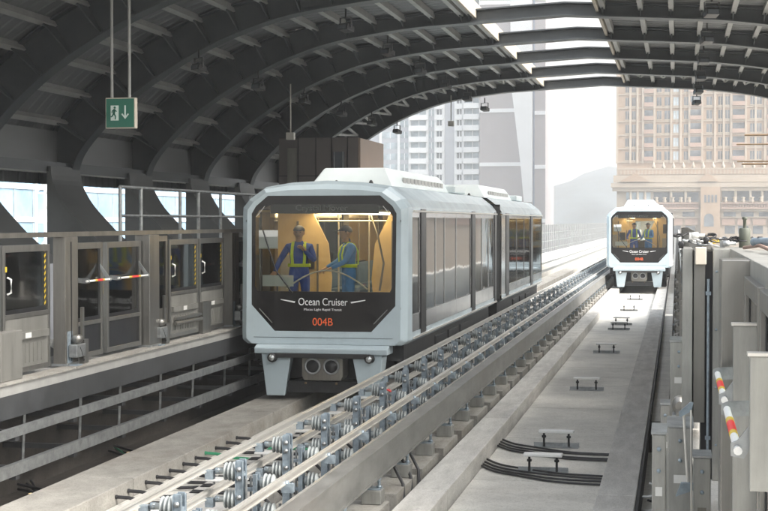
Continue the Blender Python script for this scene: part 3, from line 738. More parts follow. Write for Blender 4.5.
# guide beam (I section) with pedestals
gb = empty('guide_beam', (-3.1, 6, -.34), 'long weathered steel guide beam on short pedestals beside the conductor rails', 'guide beam')
b = MB(); b.box(-3.16, -3.0, 6, 230, .535, .555).box(-3.16, -3.0, 6, 230, .24, .262).box(-3.03, -3.012, 6, 230, .262, .535); b.build('beam', 'railgrey', gb)
pb_ = None; y = 6.9; k = 0
while y < 118:
    if pb_ is None:
        m = MB(); m.box(-3.18, -2.97, y - .10, y + .10, -.018, .13)
        pb_ = m.build('pedestal', 'plate', gb, bevel=.01)
        n2 = MB(); n2.box(-3.16, -2.99, y - .08, y + .08, .131, .145)
        for sx in (-.06, .06): n2.tube([(-3.07 + sx, y, .14), (-3.07 + sx, y, .238)], .016, 8); n2.lathe([(0, 0), (.028, 0), (.028, .022), (0, .022)], (-3.07 + sx, y, .146), 'z', 6)
        n2.box(-3.15, -3.0, y - .07, y + .07, .222, .239)
        pn = n2.build('bolts', 'galvb', pb_)
    else: copy_tree(pb_, gb, (0, y - 6.9, 0))
    y += 1.65; k += 1
# left-hand guide rails under the platform edge
for x, z, lab, hh in [(-7.05, .66, 'upper pale steel guide rail under the left platform edge', .10), (-7.05, .27, 'lower pale steel guide rail under the left platform edge', .13)]:
    r = empty('guide_rail', (x, 6, z), lab, 'guide rail', 'guide rails under the left platform')
    MB().box(x - .03, x + .03, 6, 230, z - hh, z).build('rail', 'galv', r)
    b = MB(); y = 7.2; first = None
    while y < 60:
        if first is None:
            first = MB().box(x - .9, x - .03, y - .03, y + .03, z - .09, z - .03).box(x - .06, x + .02, y - .05, y + .05, z - hh - .05, z - hh - .002).build('wall_bracket', 'fascia', r)
        else: copy_tree(first, r, (0, y - 7.2, 0))
        y += 1.6
# upright stays under platform
b = MB(); y = 8.5; c0 = None; k = 0
while y < 48:
    if c0 is None: c0 = tag(MB().bar((-7.42, y, .72), (-7.46, y + .05, .05), .03, .03).build('hanger_rod', 'galv', loc=(-7.42, y, .7)), 'thin steel hanger rod in the dark gap under the left platform', 'rod', 'hanger rods under the left platform')
    else:
        o = c0.copy(); COL.objects.link(o); o.location = (-7.42, y + random.uniform(-.12, .12), .7); o.rotation_euler = (random.uniform(-.05, .05), 0, random.uniform(-.2, .2))
    y += 1.55
# cable trays, junction plates, cables in the left pit
for k, yy in enumerate((10.6, 12.7, 15.4, 18.4)):
    b = MB(); b.box(-7.0, -6.82, yy, yy + .05, -.42, -.1)
    tag(b.build('cable_plate', 'beige', loc=(-6.9, yy, -.4)), f'{nth[k]} tan plate with cable ends beside the left plinth', 'cable plate', 'tan cable plates beside the left plinth')
    for j in range(4):
        g = random.Random(k * 9 + j); z = -.17 - .06 * (j % 3); b = MB()
        b.tube([(-6.85 - .03 * j, yy - .02, z), (-6.95, yy + .5, z - .05), (-7.3, yy + 1.1, z - .15 + .02 * j), (-7.85, yy + 1.5 + g.uniform(0, .5), -.36 + .02 * j)], .018, 6)
        tag(b.build('pit_cable', 'cablegreen' if (j == 2 and k % 2) else 'cable', loc=(-6.9, yy, z)), ('green' if (j == 2 and k % 2) else 'black') + f' cable under the platform from the {nth[k]} tan plate, {["highest", "second", "third", "farthest"][j]} of its four', 'cable', 'cables beside the left plinth')
# cable stubs through the plinth + cables across centre floor
for k in range(11):
    g = random.Random(k); yy = 15.4 + k * .46 + g.uniform(-.06, .06); gr = k == 7
    b = MB(); b.tube([(-6.0, yy, -.11), (-5.85, yy, -.115), (-5.6, yy + .02, -.165), (-5.3, yy + g.uniform(-.1, .1), -.16), (-5.12, yy + .02, -.02), (-4.6, yy + g.uniform(-.15, .15), -.02), (-4.47, yy, -.1), (-4.3, yy + .1, -.30), (-4.1, yy + .1, -.31)], .02, 8)
    b.lathe([(.0, 0), (.025, 0), (.025, .02), (.0, .02)], (-6.0, yy, -.11), 'x', 10)
    tag(b.build('crossing_cable', 'cablegreen' if gr else 'cable', loc=(-6, yy, -.2)), ('green' if gr else 'black') + f' cable coming out of the left plinth towards the rail stands, {(nth + ["seventh", "eighth", "ninth", "tenth", "eleventh"])[k]} from the camera', 'cable', 'cables out of the left plinth')
# long cables on the floor beside the right track's left plinth
for k in range(5):
    g = random.Random(k + 40); pts = []; y = 6
    while y < 60: pts.append((-2.83 - .018 * k + g.uniform(-.012, .012), y, -.315 + .022 * (k % 3))); y += 1.1
    b = MB(); b.tube(pts, .018, 6); tag(b.build('floor_cable', 'cable', loc=pts[0]), 'black cable running lengthwise on the floor beside the guide beam', 'cable', 'lengthwise cables beside the guide beam')
for k in range(3):
    b = MB(); yy = 16.3 + .5 * k; b.tube([(-3.08, yy, .2), (-2.95, yy - .1, .0), (-2.9, yy - .3, -.28), (-2.85, yy - .8, -.3)], .02, 6)
    tag(b.build('drop_cable', 'cable', loc=(-3.1, yy, 0)), f'{nth[k]} black cable dropping from the guide beam to the floor, counted from the camera', 'cable', 'cables dropping from the guide beam')
# cables crossing the pale floor of the right track
for k in range(8):
    g = random.Random(k + 70); ya = 17.9 + (k % 4) * .2 + (k // 4) * 1.75 + g.uniform(-.04, .04); yb = ya - .25 + g.uniform(-.12, .12)
    pts = [(-2.42, ya + .9, -.19), (-2.2, ya + .5, -.2), (-1.9, ya + .25, -.2), (-1.4, yb + .2 + g.uniform(-.03, .03), -.2), (-.83, yb + .1, -.2)]
    P3 = catmull([p[:2] for p in pts], 4); b = MB(); b.tube([(p[0], p[1], -.2) for p in P3], .014, 6)
    tag(b.build('crossing_cable', 'cable', loc=(-2.4, ya, -.2)), '{} black cable from the camera in the {} bundle crossing the pale right track floor'.format(nth[k % 4], 'nearer' if k < 4 else 'farther'), 'cable', 'cables in the {} bundle across the right track'.format('nearer' if k < 4 else 'farther'))
# coils in the gap beside the right plinth
for k, (yy, m, c) in enumerate([(12.0, 'cable', 'black'), (12.9, 'cablered', 'reddish'), (13.3, 'cablered', 'reddish'), (13.9, 'cable', 'black'), (15.2, 'cable', 'black'), (16.2, 'cablewhite', 'white')]):
    b = MB(); pts = [(-.25 + .09 * math.cos(t * .5), yy + .16 * math.sin(t * .5), -.27 + .012 * t) for t in range(0, 30)]
    b.tube(pts, .014, 6); tag(b.build('gap_coil', m, loc=(-.25, yy, -.27)), f'{c} cable coil in the gap beside the right plinth, {nth[k]} from the camera', 'cable coil', 'cable coils beside the right plinth')
for k in range(6):
    b = MB(); g = random.Random(k + 90); yy = 12.2 + k * .55; b.tube([(-.40, yy, -.12), (-.3, yy + .1, -.16), (-.05, yy + g.uniform(-.2, .2), -.1)], .016, 6)
    tag(b.build('gap_cable', 'cable', loc=(-.4, yy, -.2)), 'short black cable bridging the gap beside the right plinth', 'cable', 'short cables bridging the right gap')
b = MB(); b.box(-.405, -.375, Y0, 200, -.32, -.012)
tag(b.build('edge_strip', 'rubber', loc=(-.39, 0, -.2)), 'black rubber strip along the outer side of the right plinth', 'strip')
# floor brackets with white bars in the right track
def fbracket():
    r = empty('floor_bracket', (0, 0, 0), 'x', 'floor bracket', 'white-topped brackets on the right track floor')
    MB().box(-.31, .31, -.10, .10, 0, .010).box(-.31, .31, .02, .03, .010, .06).build('base_plate', 'galv', r)
    for sx in (-.17, .17):
        MB().tube([(sx, 0, .0), (sx, 0, .20)], .015, 8).lathe([(0, 0), (.03, 0), (.03, .03), (0, .03)], (sx, 0, .13), 'z', 6).build('stud', 'under', r)
    MB().box(-.24, .24, -.085, .085, .20, .235).build('top_bar', 'whitep', r, bevel=.008)
    return r
fb = fbracket()
for k, yy in enumerate((18.6, 20.7, 27.8, 35.7, 43.4, 45.5, 52.6, 60.0)):
    o = fb if k == 0 else copy_tree(fb); o.location = (-1.62, yy, -.218); o['label'] = f'white-topped steel bracket on the right track floor, {(nth + ["seventh", "eighth"])[k]} from the camera'
# white plates with studs on left plinth beside conductor rails
wp = None
for k in range(8):
    yy = 9.8 + k * 1.9
    if wp is None:
        wp = empty('white_stool_plate', (0, 0, 0), 'low white plate on two studs beside the conductor rails', 'white plate', 'low white plates beside the conductor rails')
        MB().box(-.22, .22, -.09, .09, .14, .165).build('plate', 'whitep', wp, bevel=.008); MB().tube([(-.15, 0, 0), (-.15, 0, .14)], .014).tube([(.15, 0, 0), (.15, 0, .14)], .014).build('stud', 'galv', wp)
        o = wp
    else: o = copy_tree(wp)
    o.location = (-4.75, yy, -.04); o['label'] = f'low white plate on two studs beside the conductor rails, {(nth + ["seventh", "eighth"])[k]} from the camera'
# red cable on rails farther
b = MB(); pts = [(-3.9 + .1 * math.sin(i), 19.5 + i * .25, .62 + .05 * math.cos(i * 1.3)) for i in range(7)]
b.tube(pts[:4], .011, 6); tag(b.build('red_cable', 'red', loc=pts[0]), 'short red cable tangled over the insulator stands beside the train', 'cable')

# ================================================================ TRAIN (two cars), local x=0 track centre, y=0 nose
def make_train():
    T = empty('train', (0, 0, 0), 'x', 'train', 'trains on the tracks')
    half_full = [(0, .90), (1.30, .90), (1.40, .97), (1.40, 1.10), (1.40, 3.04), (1.40, 3.12), (1.30, 3.26), (1.04, 3.46), (.6, 3.53), (0, 3.56)]
    half_mid = [(0, .90), (1.28, .90), (1.37, .97), (1.375, 1.10), (1.375, 3.04), (1.37, 3.12), (1.27, 3.25), (1.02, 3.42), (.6, 3.48), (0, 3.50)]
    half_front = [(0, .91), (1.18, .91), (1.27, .99), (1.275, 1.10), (1.275, 3.00), (1.27, 3.08), (1.17, 3.21), (.96, 3.36), (.6, 3.40), (0, 3.415)]
    def fullp(h): return h + [(-x, z) for x, z in reversed(h[1:-1])]
    def lean(z): return (z - .9) * .035
    def shell(secs, skip_from):      # secs: list (y, half, leanfactor)
        b = MB(); S = [(y, fullp(h), lf) for y, h, lf in secs]; n = len(S[0][1]); vs = []
        for y, p, lf in S: vs += [(x, y + lean(z) * lf, z) for x, z in p]
        fs = []
        side = (3, n - 4)
        for i in range(len(S) - 1):
            for k in range(n):
                kk = (k + 1) % n
                if k in side and i >= skip_from: continue
                fs.append((i * n + k, i * n + kk, (i + 1) * n + kk, (i + 1) * n + k))
        b.add(vs, fs, False); return b
    A = 11.9; B0, B1 = 13.0, 24.5
    sh = shell([(0, half_front, 1), (.10, half_mid, .9), (.40, half_full, 0), (A, half_full, 0)], 2)
    o = sh.build('body_shell', 'body', T, bevel=.02)
    sh2 = shell([(B0, half_full, 0), (B1 - .4, half_full, 0), (B1 - .1, half_mid, -.9), (B1, half_front, -1)], 0)
    # remove openings only on the straight part
    sh2 = MB(); secs = [(B0, half_full, 0), (B1 - .4, half_full, 0), (B1 - .1, half_mid, -.9), (B1, half_front, -1)]
    S = [(y, fullp(h), lf) for y, h, lf in secs]; n = len(S[0][1]); vs = []
    for y, p, lf in S: vs += [(x, y + lean(z) * lf, z) for x, z in p]
    fs = [(i * n + k, i * n + (k + 1) % n, (i + 1) * n + (k + 1) % n, (i + 1) * n + k) for i in range(3) for k in range(n) if not (k in (3, n - 4) and i == 0)]
    sh2.add(vs, fs); sh2.build('body_shell', 'body', T, bevel=.02)
    # nose: frame ring, black mask, windscreen
    outer = fullp(half_front)
    def mir(h): return h + [(-x, z) for x, z in reversed(h)]
    mask = mir([(.80, 1.12), (1.19, 1.54), (1.20, 3.02), (1.13, 3.14), (.93, 3.31)])
    win = mir([(1.10, 1.76), (1.135, 1.84), (1.135, 2.98), (1.07, 3.08), (.86, 3.17)])
    def leaned(b):
        b.v = [(x, y + lean(z), z) for x, y, z in b.v]; return b
    for yn, sg in ((0, 1), (B1, -1)):
        def L2(b):
            b.v = [(x, y + sg * lean(z), z) for x, y, z in b.v]; return b
        d = .02 * sg
        L2(MB().ring(outer, mask, yn, d)).build('nose_frame', 'body', T)
        L2(MB().ring(mask, win, yn + .006 * sg, d)).build('nose_mask', 'mask', T)
        L2(MB().prism(win, 'y', yn + .014 * sg, yn + .02 * sg)).build('windscreen', 'winclear', T)
        # bumper
        bb = MB(); bb.prism([(yn - .14 * sg, .76), (yn - .16 * sg, .86), (yn - .02 * sg, .905), (yn + .3 * sg, .905), (yn + .3 * sg, .76)], 'x', -1.10, 1.10)
        bb.build('bumper', 'body', T, bevel=.02)
        MB().box(-.78, .78, min(yn - .165 * sg, yn - .12 * sg), max(yn - .165 * sg, yn - .12 * sg), .70, .775).build('bumper_pad', 'rubber', T, bevel=.01)
        for s in (-1, 1):
            xs = [s * 1.0, s * .5, s * .62, s * .93]
            q = MB(); q.add([(xs[0], yn - .08 * sg, .76), (xs[1], yn - .08 * sg, .76), (xs[2], yn - .02 * sg, .07), (xs[3], yn - .02 * sg, .07),
                             (xs[0], yn + .35 * sg, .76), (s * .55, yn + .35 * sg, .76), (s * .68, yn + .3 * sg, .07), (xs[3], yn + .3 * sg, .07)],
                            [(0, 1, 2, 3), (7, 6, 5, 4), (0, 4, 5, 1), (1, 5, 6, 2), (2, 6, 7, 3), (3, 7, 4, 0)])
            q.build('skirt_leg', 'body', T, bevel=.015)
            h = MB().lathe([(0, 0), (.045, -.01 * sg), (.072, -.0 * sg), (.076, .03 * sg), (.076, .12 * sg), (0, .12 * sg)], (s * .80, yn - .18 * sg, .70), 'y', 18).build('headlight', 'under', T)
            MB().lathe([(0, -.02 * sg), (.035, -.015 * sg), (.052, 0)], (s * .80, yn - .185 * sg, .70), 'y', 18).build('lens', 'lens', h)
        # coupler / control box
        c = MB(); c.prism([(-.30, .33), (.30, .33), (.34, .4), (.34, .68), (.28, .74), (-.28, .74), (-.34, .68), (-.34, .4)], 'y', yn - .02 * sg, yn + .4 * sg); cp = c.build('coupler_box', 'steelw', T, bevel=.01)
        for s in (-1, 1):
            MB().lathe([(.135, -.01 * sg), (.135, -.04 * sg), (.105, -.045 * sg), (.10, -.02 * sg)], (s * .155, yn - .015 * sg, .56), 'y', 22).build('coupler_rim', 'galv', cp)
            MB().lathe([(0, 0), (.10, 0), (.10, .004 * sg)], (s * .155, yn - .056 * sg, .56), 'y', 22).build('coupler_socket', 'under' if s < 0 else 'black', cp)
        e = MB(); e.box(-.29, -.26, min(yn - .03 * sg, yn), max(yn - .03 * sg, yn), .27, .30).box(.22, .25, min(yn - .03 * sg, yn), max(yn - .03 * sg, yn), .27, .30).build('marker_reflector', 'bamboo', cp)
        MB().box(-.6, .6, min(yn + .1 * sg, yn + .25 * sg), max(yn + .1 * sg, yn + .25 * sg), .12, .3).build('lifeguard', 'under', T)
    ys_ = -.010
    def nl(z): return lean(z)
    text_mesh('Ocean Cruiser', .170, 'name_lettering', 'white', T, (0, -.003 + nl(1.57), 1.54), sx=.80)
    text_mesh('Macau Light Rapid Transit', .052, 'small_lettering', 'white', T, (0, -.003 + nl(1.46), 1.455), sx=1.15)
    text_mesh('004B', .175, 'number_lettering', 'orange', T, (0, -.003 + nl(1.28), 1.215), sx=.95)
    text_mesh('Crystal Mover', .13, 'header_lettering', 'greyl', T, (-.05, .13, 3.07), sx=1.15)
    MB().box(-.9, .9, .14, .16, 3.02, 3.2).build('header_panel', 'mask', T)
    for s in (-1, 1):
        b = MB(); b.prism([(s * .46, 1.60), (s * .70, 1.635), (s * .70, 1.622), (s * .47, 1.575)], 'y', nl(1.6) - .004, nl(1.6) + .006); b.build('swoosh', 'white', T)
        b = MB(); b.bar((s * .84, nl(1.2) - .003, 1.25), (s * 1.06, nl(1.5) - .003, 1.48), .012, .012); b.build('mask_slot', 'greyl', T)
        b = MB(); b.bar((s * .98, nl(3.1) + .003, 3.14), (s * 1.12, nl(2.9) + .003, 2.97), .03, .008); b.build('corner_reflector', 'cablewhite', T)
    b = MB()
    for zz_ in (1.5, 2.9): 
        for s in (-1, 1): b.box(s * 1.2755, s * 1.2785, .02, .06, zz_ - .02, zz_ + .02)
    b.box(-1.15, 1.15, nl(1.02) - .004, nl(1.02) + .004, 1.014, 1.020); b.build('panel_seam', 'under', T)
    # wiper and its curved guide
    b = MB(); b.tube([(-1.0, nl(2.5) - .02, 2.75), (-.78, nl(2.2) - .03, 2.1), (-.5, nl(1.8) - .03, 1.74)], .012, 6); b.build('wiper', 'under', T)
    b = MB(); b.tube([(-.62 + 1.34 * t, .10, 1.80 + .30 * math.sin(math.pi * t) ** .9) for t in [i / 14 for i in range(15)]], .014, 6); b.build('console_rail', 'cablewhite', T)
    b = MB(); b.prism([(-1.15, 1.1), (1.15, 1.1), (1.15, 1.74), (-1.15, 1.74)], 'y', .12, .5); b.build('console', 'intgrey', T)
    for x0, x1, z0, z1 in ((-1.08, -.76, 2.45, 2.75), (-1.02, -.5, 1.84, 2.02)):
        MB().box(x0, x1, .075, .08, z0, z1).build('notice_sheet', 'paper', T)
    # sides: sill strip and cant rail are in the shell; glazing and pillars between z 1.10 and 3.04
    segs = [(.40, 1.20, 'w'), (1.20, 1.72, 'k'), (1.72, 2.85, 'd'), (2.85, 3.9, 'd'), (3.9, 5.4, 'd'), (5.4, 7.55, 'w'), (7.55, 8.1, 'k'), (8.1, 9.3, 'd'), (9.3, 10.5, 'd'), (10.5, 11.5, 'w'), (11.5, 11.9, 'k'),
            (13.0, 13.9, 's'), (13.9, 14.6, 'k'), (14.6, 16.6, 'g'), (16.6, 18.6, 'g'), (18.6, 20.4, 'g'), (20.4, 21.0, 'k'), (21.0, 24.1, 'g')]
    for s in (-1, 1):
        for a, b_, t in segs:
            x = s * 1.385; x2 = s * 1.40
            if t == 'k':
                MB().box(s * 1.34, s * 1.412, a, b_, 1.02, 3.1).build('black_pillar', 'black', T, bevel=.01)
            elif t == 's':
                MB().box(s * 1.36, s * 1.398, a, b_, 1.102, 3.038).build('side_panel', 'silver', T)
            else:
                nm_ = 'door' if t == 'd' else 'window'
                f = MB(); w_ = .035 if t != 'g' else .02; wl = .62 if t in 'dw' else .45
                f.box(s * 1.362, s * 1.394, a + .006, a + w_, 1.102, 3.038).box(s * 1.362, s * 1.394, b_ - w_, b_ - .006, 1.102, 3.038)
                f.box(s * 1.362, s * 1.394, a + w_, b_ - w_, 2.96, 3.038).box(s * 1.362, s * 1.394, a + w_, b_ - w_, 1.102, 1.102 + wl * .45)
                fo = f.build(nm_, 'silver', T)
                MB().box(s * 1.372, s * 1.382, a + w_, b_ - w_, 1.102 + wl * .45, 2.96).build('pane', 'winside' if t != 'g' else 'windark', fo)
        # eave moulding and sill
        MB().box(s * 1.40, s * 1.43, .45, A, 3.045, 3.075).box(s * 1.40, s * 1.43, B0, 24.1, 3.045, 3.075).build('eave_strip', 'alu', T)
        MB().box(s * 1.40, s * 1.425, .45, A, .985, 1.015).box(s * 1.40, s * 1.425, B0, 24.1, .985, 1.015).build('sill_strip', 'alu', T)
    # gangway bellows
    b = MB()
    for k in range(9):
        y0_ = A + .02 + k * .12; b.box(-1.2, 1.2, y0_, y0_ + .06, 1.0, 3.2)
    b.box(-1.15, -1.1, A, B0, 1.05, 3.15).box(1.1, 1.15, A, B0, 1.05, 3.15).box(-1.1, 1.1, A, B0, 3.1, 3.15)
    b2 = MB()
    for k in range(9):
        y0_ = A + .02 + k * .12; b2.ring([(-1.36, 1.0), (1.36, 1.0), (1.36, 3.25), (-1.36, 3.25)], [(-1.0, 1.12), (1.0, 1.12), (1.0, 3.0), (-1.0, 3.0)], y0_, .07)
    b2.ring([(-1.33, 1.03), (1.33, 1.03), (1.33, 3.2), (-1.33, 3.2)], [(-1.02, 1.14), (1.02, 1.14), (1.02, 2.98), (-1.02, 2.98)], A, B0 - A)
    b2.build('gangway_bellows', 'rubber', T)
    # interior
    MB().box(-1.33, 1.33, .3, A, 1.06, 1.10).box(-1.33, 1.33, B0, 24.2, 1.06, 1.10).build('cabin_floor', 'intgrey', T)
    MB().box(-1.3, 1.3, .35, A, 3.05, 3.08).box(-1.3, 1.3, B0, 24.2, 3.05, 3.08).build('cabin_ceiling', 'beige', T)
    for s in (-1, 1):
        MB().box(s * .5, s * .62, .6, A - .3, 3.03, 3.048).box(s * .5, s * .62, B0 + .3, 24, 3.03, 3.048).build('added_ceiling_glow', CABIN_GLOW, T)  # added glowing strips that warm the cabin
    MB().ring([(-1.36, .95), (1.36, .95), (1.36, 3.3), (-1.36, 3.3)], [(-.55, 1.12), (.55, 1.12), (.55, 2.92), (-.55, 2.92)], A - .005, .02).ring([(-1.36, .95), (1.36, .95), (1.36, 3.3), (-1.36, 3.3)], [(-.55, 1.12), (.55, 1.12), (.55, 2.92), (-.55, 2.92)], B0 - .015, .02).build('end_plate', 'black', T)
    for y0_ in (A - .06, B0 + .02):
        MB().ring([(-1.33, 1.1), (1.33, 1.1), (1.33, 3.05), (-1.33, 3.05)], [(-.5, 1.11), (.5, 1.11), (.5, 2.9), (-.5, 2.9)], y0_, .05).build('end_wall', 'beige', T)
    # front driver bulkheads, warm colour standing in for reflections in the windscreen
    for s in (-1, 1):
        MB().prism([(s * 1.33, 1.1), (s * .42, 1.1), (s * .36, 1.9), (s * .42, 2.5), (s * .7, 3.05), (s * 1.33, 3.05)], 'y', 2.2, 2.26).build('cab_partition', 'beige', T)
    for x0, x1, z0, z1, m_ in ((-1.28, -1.02, 1.12, 2.3, 'intgrey'), (-.98, -.94, 1.12, 2.9, 'steelw'), (-.62, -.59, 1.12, 2.5, 'steelw'), (.72, .76, 1.12, 2.9, 'steelw'), (.95, 1.26, 1.12, 2.15, 'intgrey'), (.98, 1.2, 2.35, 2.75, 'under'), (-.9, -.66, 2.05, 2.4, 'under')):
        MB().box(x0, x1, 2.15, 2.195, z0, z1).build('cab_fitting', m_, T, bevel=.008)
    b = MB(); b.tube([(.55, 1.2, 3.0), (.72, .9, 2.7), (.85, .8, 2.2), (.8, .7, 1.75)], .018); b.build('cab_rail', 'steelw', T)
    for s in (-1, 1):
        for y0_ in (2.8, 5.6, 8.5, 15, 18, 21.3):
            q = MB(); q.box(s * .85, s * 1.3, y0_, y0_ + 1.9, 1.45, 1.55).box(s * 1.22, s * 1.3, y0_, y0_ + 1.9, 1.55, 2.0).box(s * .95, s * 1.25, y0_ + .1, y0_ + 1.8, 1.1, 1.45)
            q.build('bench_seat', 'seat', T, bevel=.02)
        for y0_ in (2.7, 4.7, 7.6, 10.5, 15, 18, 21):
            MB().tube([(s * .8, y0_, 1.1), (s * .8, y0_, 3.05)], .018).build('grab_pole', 'alu', T)
        MB().tube([(s * .62, 2.3, 2.9), (s * .62, 11.6, 2.9)], .016).build('ceiling_rail', 'alu', T)
    # roof units
    for y0_, y1_ in ((2.2, 9.2), (14.8, 21.8)):
        q = MB(); a0, a1 = .76, .56
        q.add([(-a0, y0_, 3.50), (a0, y0_, 3.50), (a0, y1_, 3.50), (-a0, y1_, 3.50), (-a1, y0_ + .3, 3.84), (a1, y0_ + .3, 3.84), (a1, y1_ - .8, 3.84), (-a1, y1_ - .8, 3.84)],
              [(0, 3, 2, 1), (4, 5, 6, 7), (0, 1, 5, 4), (1, 2, 6, 5), (2, 3, 7, 6), (3, 0, 4, 7)])
        ru = q.build('roof_unit', 'roofw', T, bevel=.03)
        v = MB()
        for k in range(12):
            yy = y0_ + 1.2 + k * .4; v.bar((.70, yy, 3.64), (.70, yy + .28, 3.64), .02, .10)
        v.build('grille', 'intgrey', ru)
        v = MB()
        for k in range(12):
            yy = y0_ + 1.2 + k * .4; v.bar((-.70, yy, 3.64), (-.70, yy + .28, 3.64), .02, .10)
        v.build('grille', 'intgrey', ru)
        v = MB()
        for x_ in (-.28, .34): v.lathe([(.04, 0), (.04, .03), (.02, .07), (0, .08)], (x_, y0_ + .05, 3.54), 'z', 8)
        v.build('roof_bolt', 'under', ru)
        MB().box(-.9, .9, y1_ - .6, y1_ + 1.0, 3.5, 3.66).build('roof_grille_box', 'roofw', T, bevel=.03)
    # underframe and wheels
    MB().box(-1.25, 1.25, .45, A - .3, .62, .895).box(-1.25, 1.25, B0 + .3, 24.1, .62, .895).box(-.8, .8, .6, A - .6, .3, .62).box(-.8, .8, B0 + .6, 23.9, .3, .62).build('underframe', 'under', T)
    for yc in (2.2, 9.6, 15.3, 22.4):
        for s in (-1, 1):
            wl = MB().lathe([(.2, 0), (.44, .0), (.48, .04), (.48, .26), (.44, .3), (.2, .3)], (s * 1.0 - .15, yc, .48), 'x', 28).build('wheel', 'rubber', T)
            MB().lathe([(0, -.005), (.2, -.005), (.26, .03), (.26, .27), (.2, .305), (0, .305)], (s * 1.0 - .15, yc, .48), 'x', 20).build('rim', 'intgrey', wl)
    for y0_ in (3.6, 5.2, 6.8, 16.8, 18.6, 20.2):
        for s in (-1, 1):
            MB().box(s * .95, s * 1.28, y0_, y0_ + 1.2, .38, .8).build('equipment_box', 'under', T, bevel=.02)
    MB().tube([(1.2, .6, .52), (1.25, 11, .5)], .02).tube([(-1.2, .6, .52), (-1.25, 11, .5)], .02).build('under_pipe', 'rubber', T)
    return T
train = make_train()
train.location = (-5.6, 23.5, 0)
train['label'] = 'large pale blue two-car train standing at the left platform, nearest the camera'
t2 = copy_tree(train); t2.location = (-1.58, 65, 0)
t2['label'] = 'small distant pale blue train coming along the right track outside the canopy'

# ================================================================ PEOPLE
def skinned(name, verts, edges, radii, mat, parent, root=0, sub=2, org=(0, 0, 0)):
    me = bpy.data.meshes.new(name); me.from_pydata(verts, edges, []); me.update()
    o = bpy.data.objects.new(name, me); COL.objects.link(o)
    sk = o.modifiers.new('skin', 'SKIN'); sk.use_smooth_shade = True
    for i, r_ in enumerate(radii):
        v = me.skin_vertices[0].data[i]; v.radius = (r_, r_) if not isinstance(r_, tuple) else r_; v.use_root = (i == root)
    ss = o.modifiers.new('sub', 'SUBSURF'); ss.levels = sub; ss.render_levels = sub
    bpy.context.view_layer.update()
    dg = bpy.context.evaluated_depsgraph_get()
    m2 = bpy.data.meshes.new_from_object(o.evaluated_get(dg)); bpy.data.objects.remove(o)
    m2.materials.clear(); m2.materials.append(M[mat]); 
    for p in m2.polygons: p.use_smooth = True
    o = bpy.data.objects.new(name, m2); COL.objects.link(o)
    if parent is not None: o.parent = parent; KIDS.setdefault(parent, []).append(o)
    return o
def ellipsoid(mb, c, r, n=14, m=10, cut=None):
    vs = []; fs = []
    for i in range(m + 1):
        ph = math.pi * i / m
        for k in range(n):
            t = 2 * math.pi * k / n; vs.append((c[0] + r[0] * math.sin(ph) * math.cos(t), c[1] + r[1] * math.sin(ph) * math.sin(t), c[2] + r[2] * math.cos(ph)))
    for i in range(m):
        for k in range(n):
            if cut is not None and i >= cut: continue
            fs.append((i * n + k, i * n + (k + 1) % n, (i + 1) * n + (k + 1) % n, (i + 1) * n + k))
    mb.add(vs, fs, True); return mb
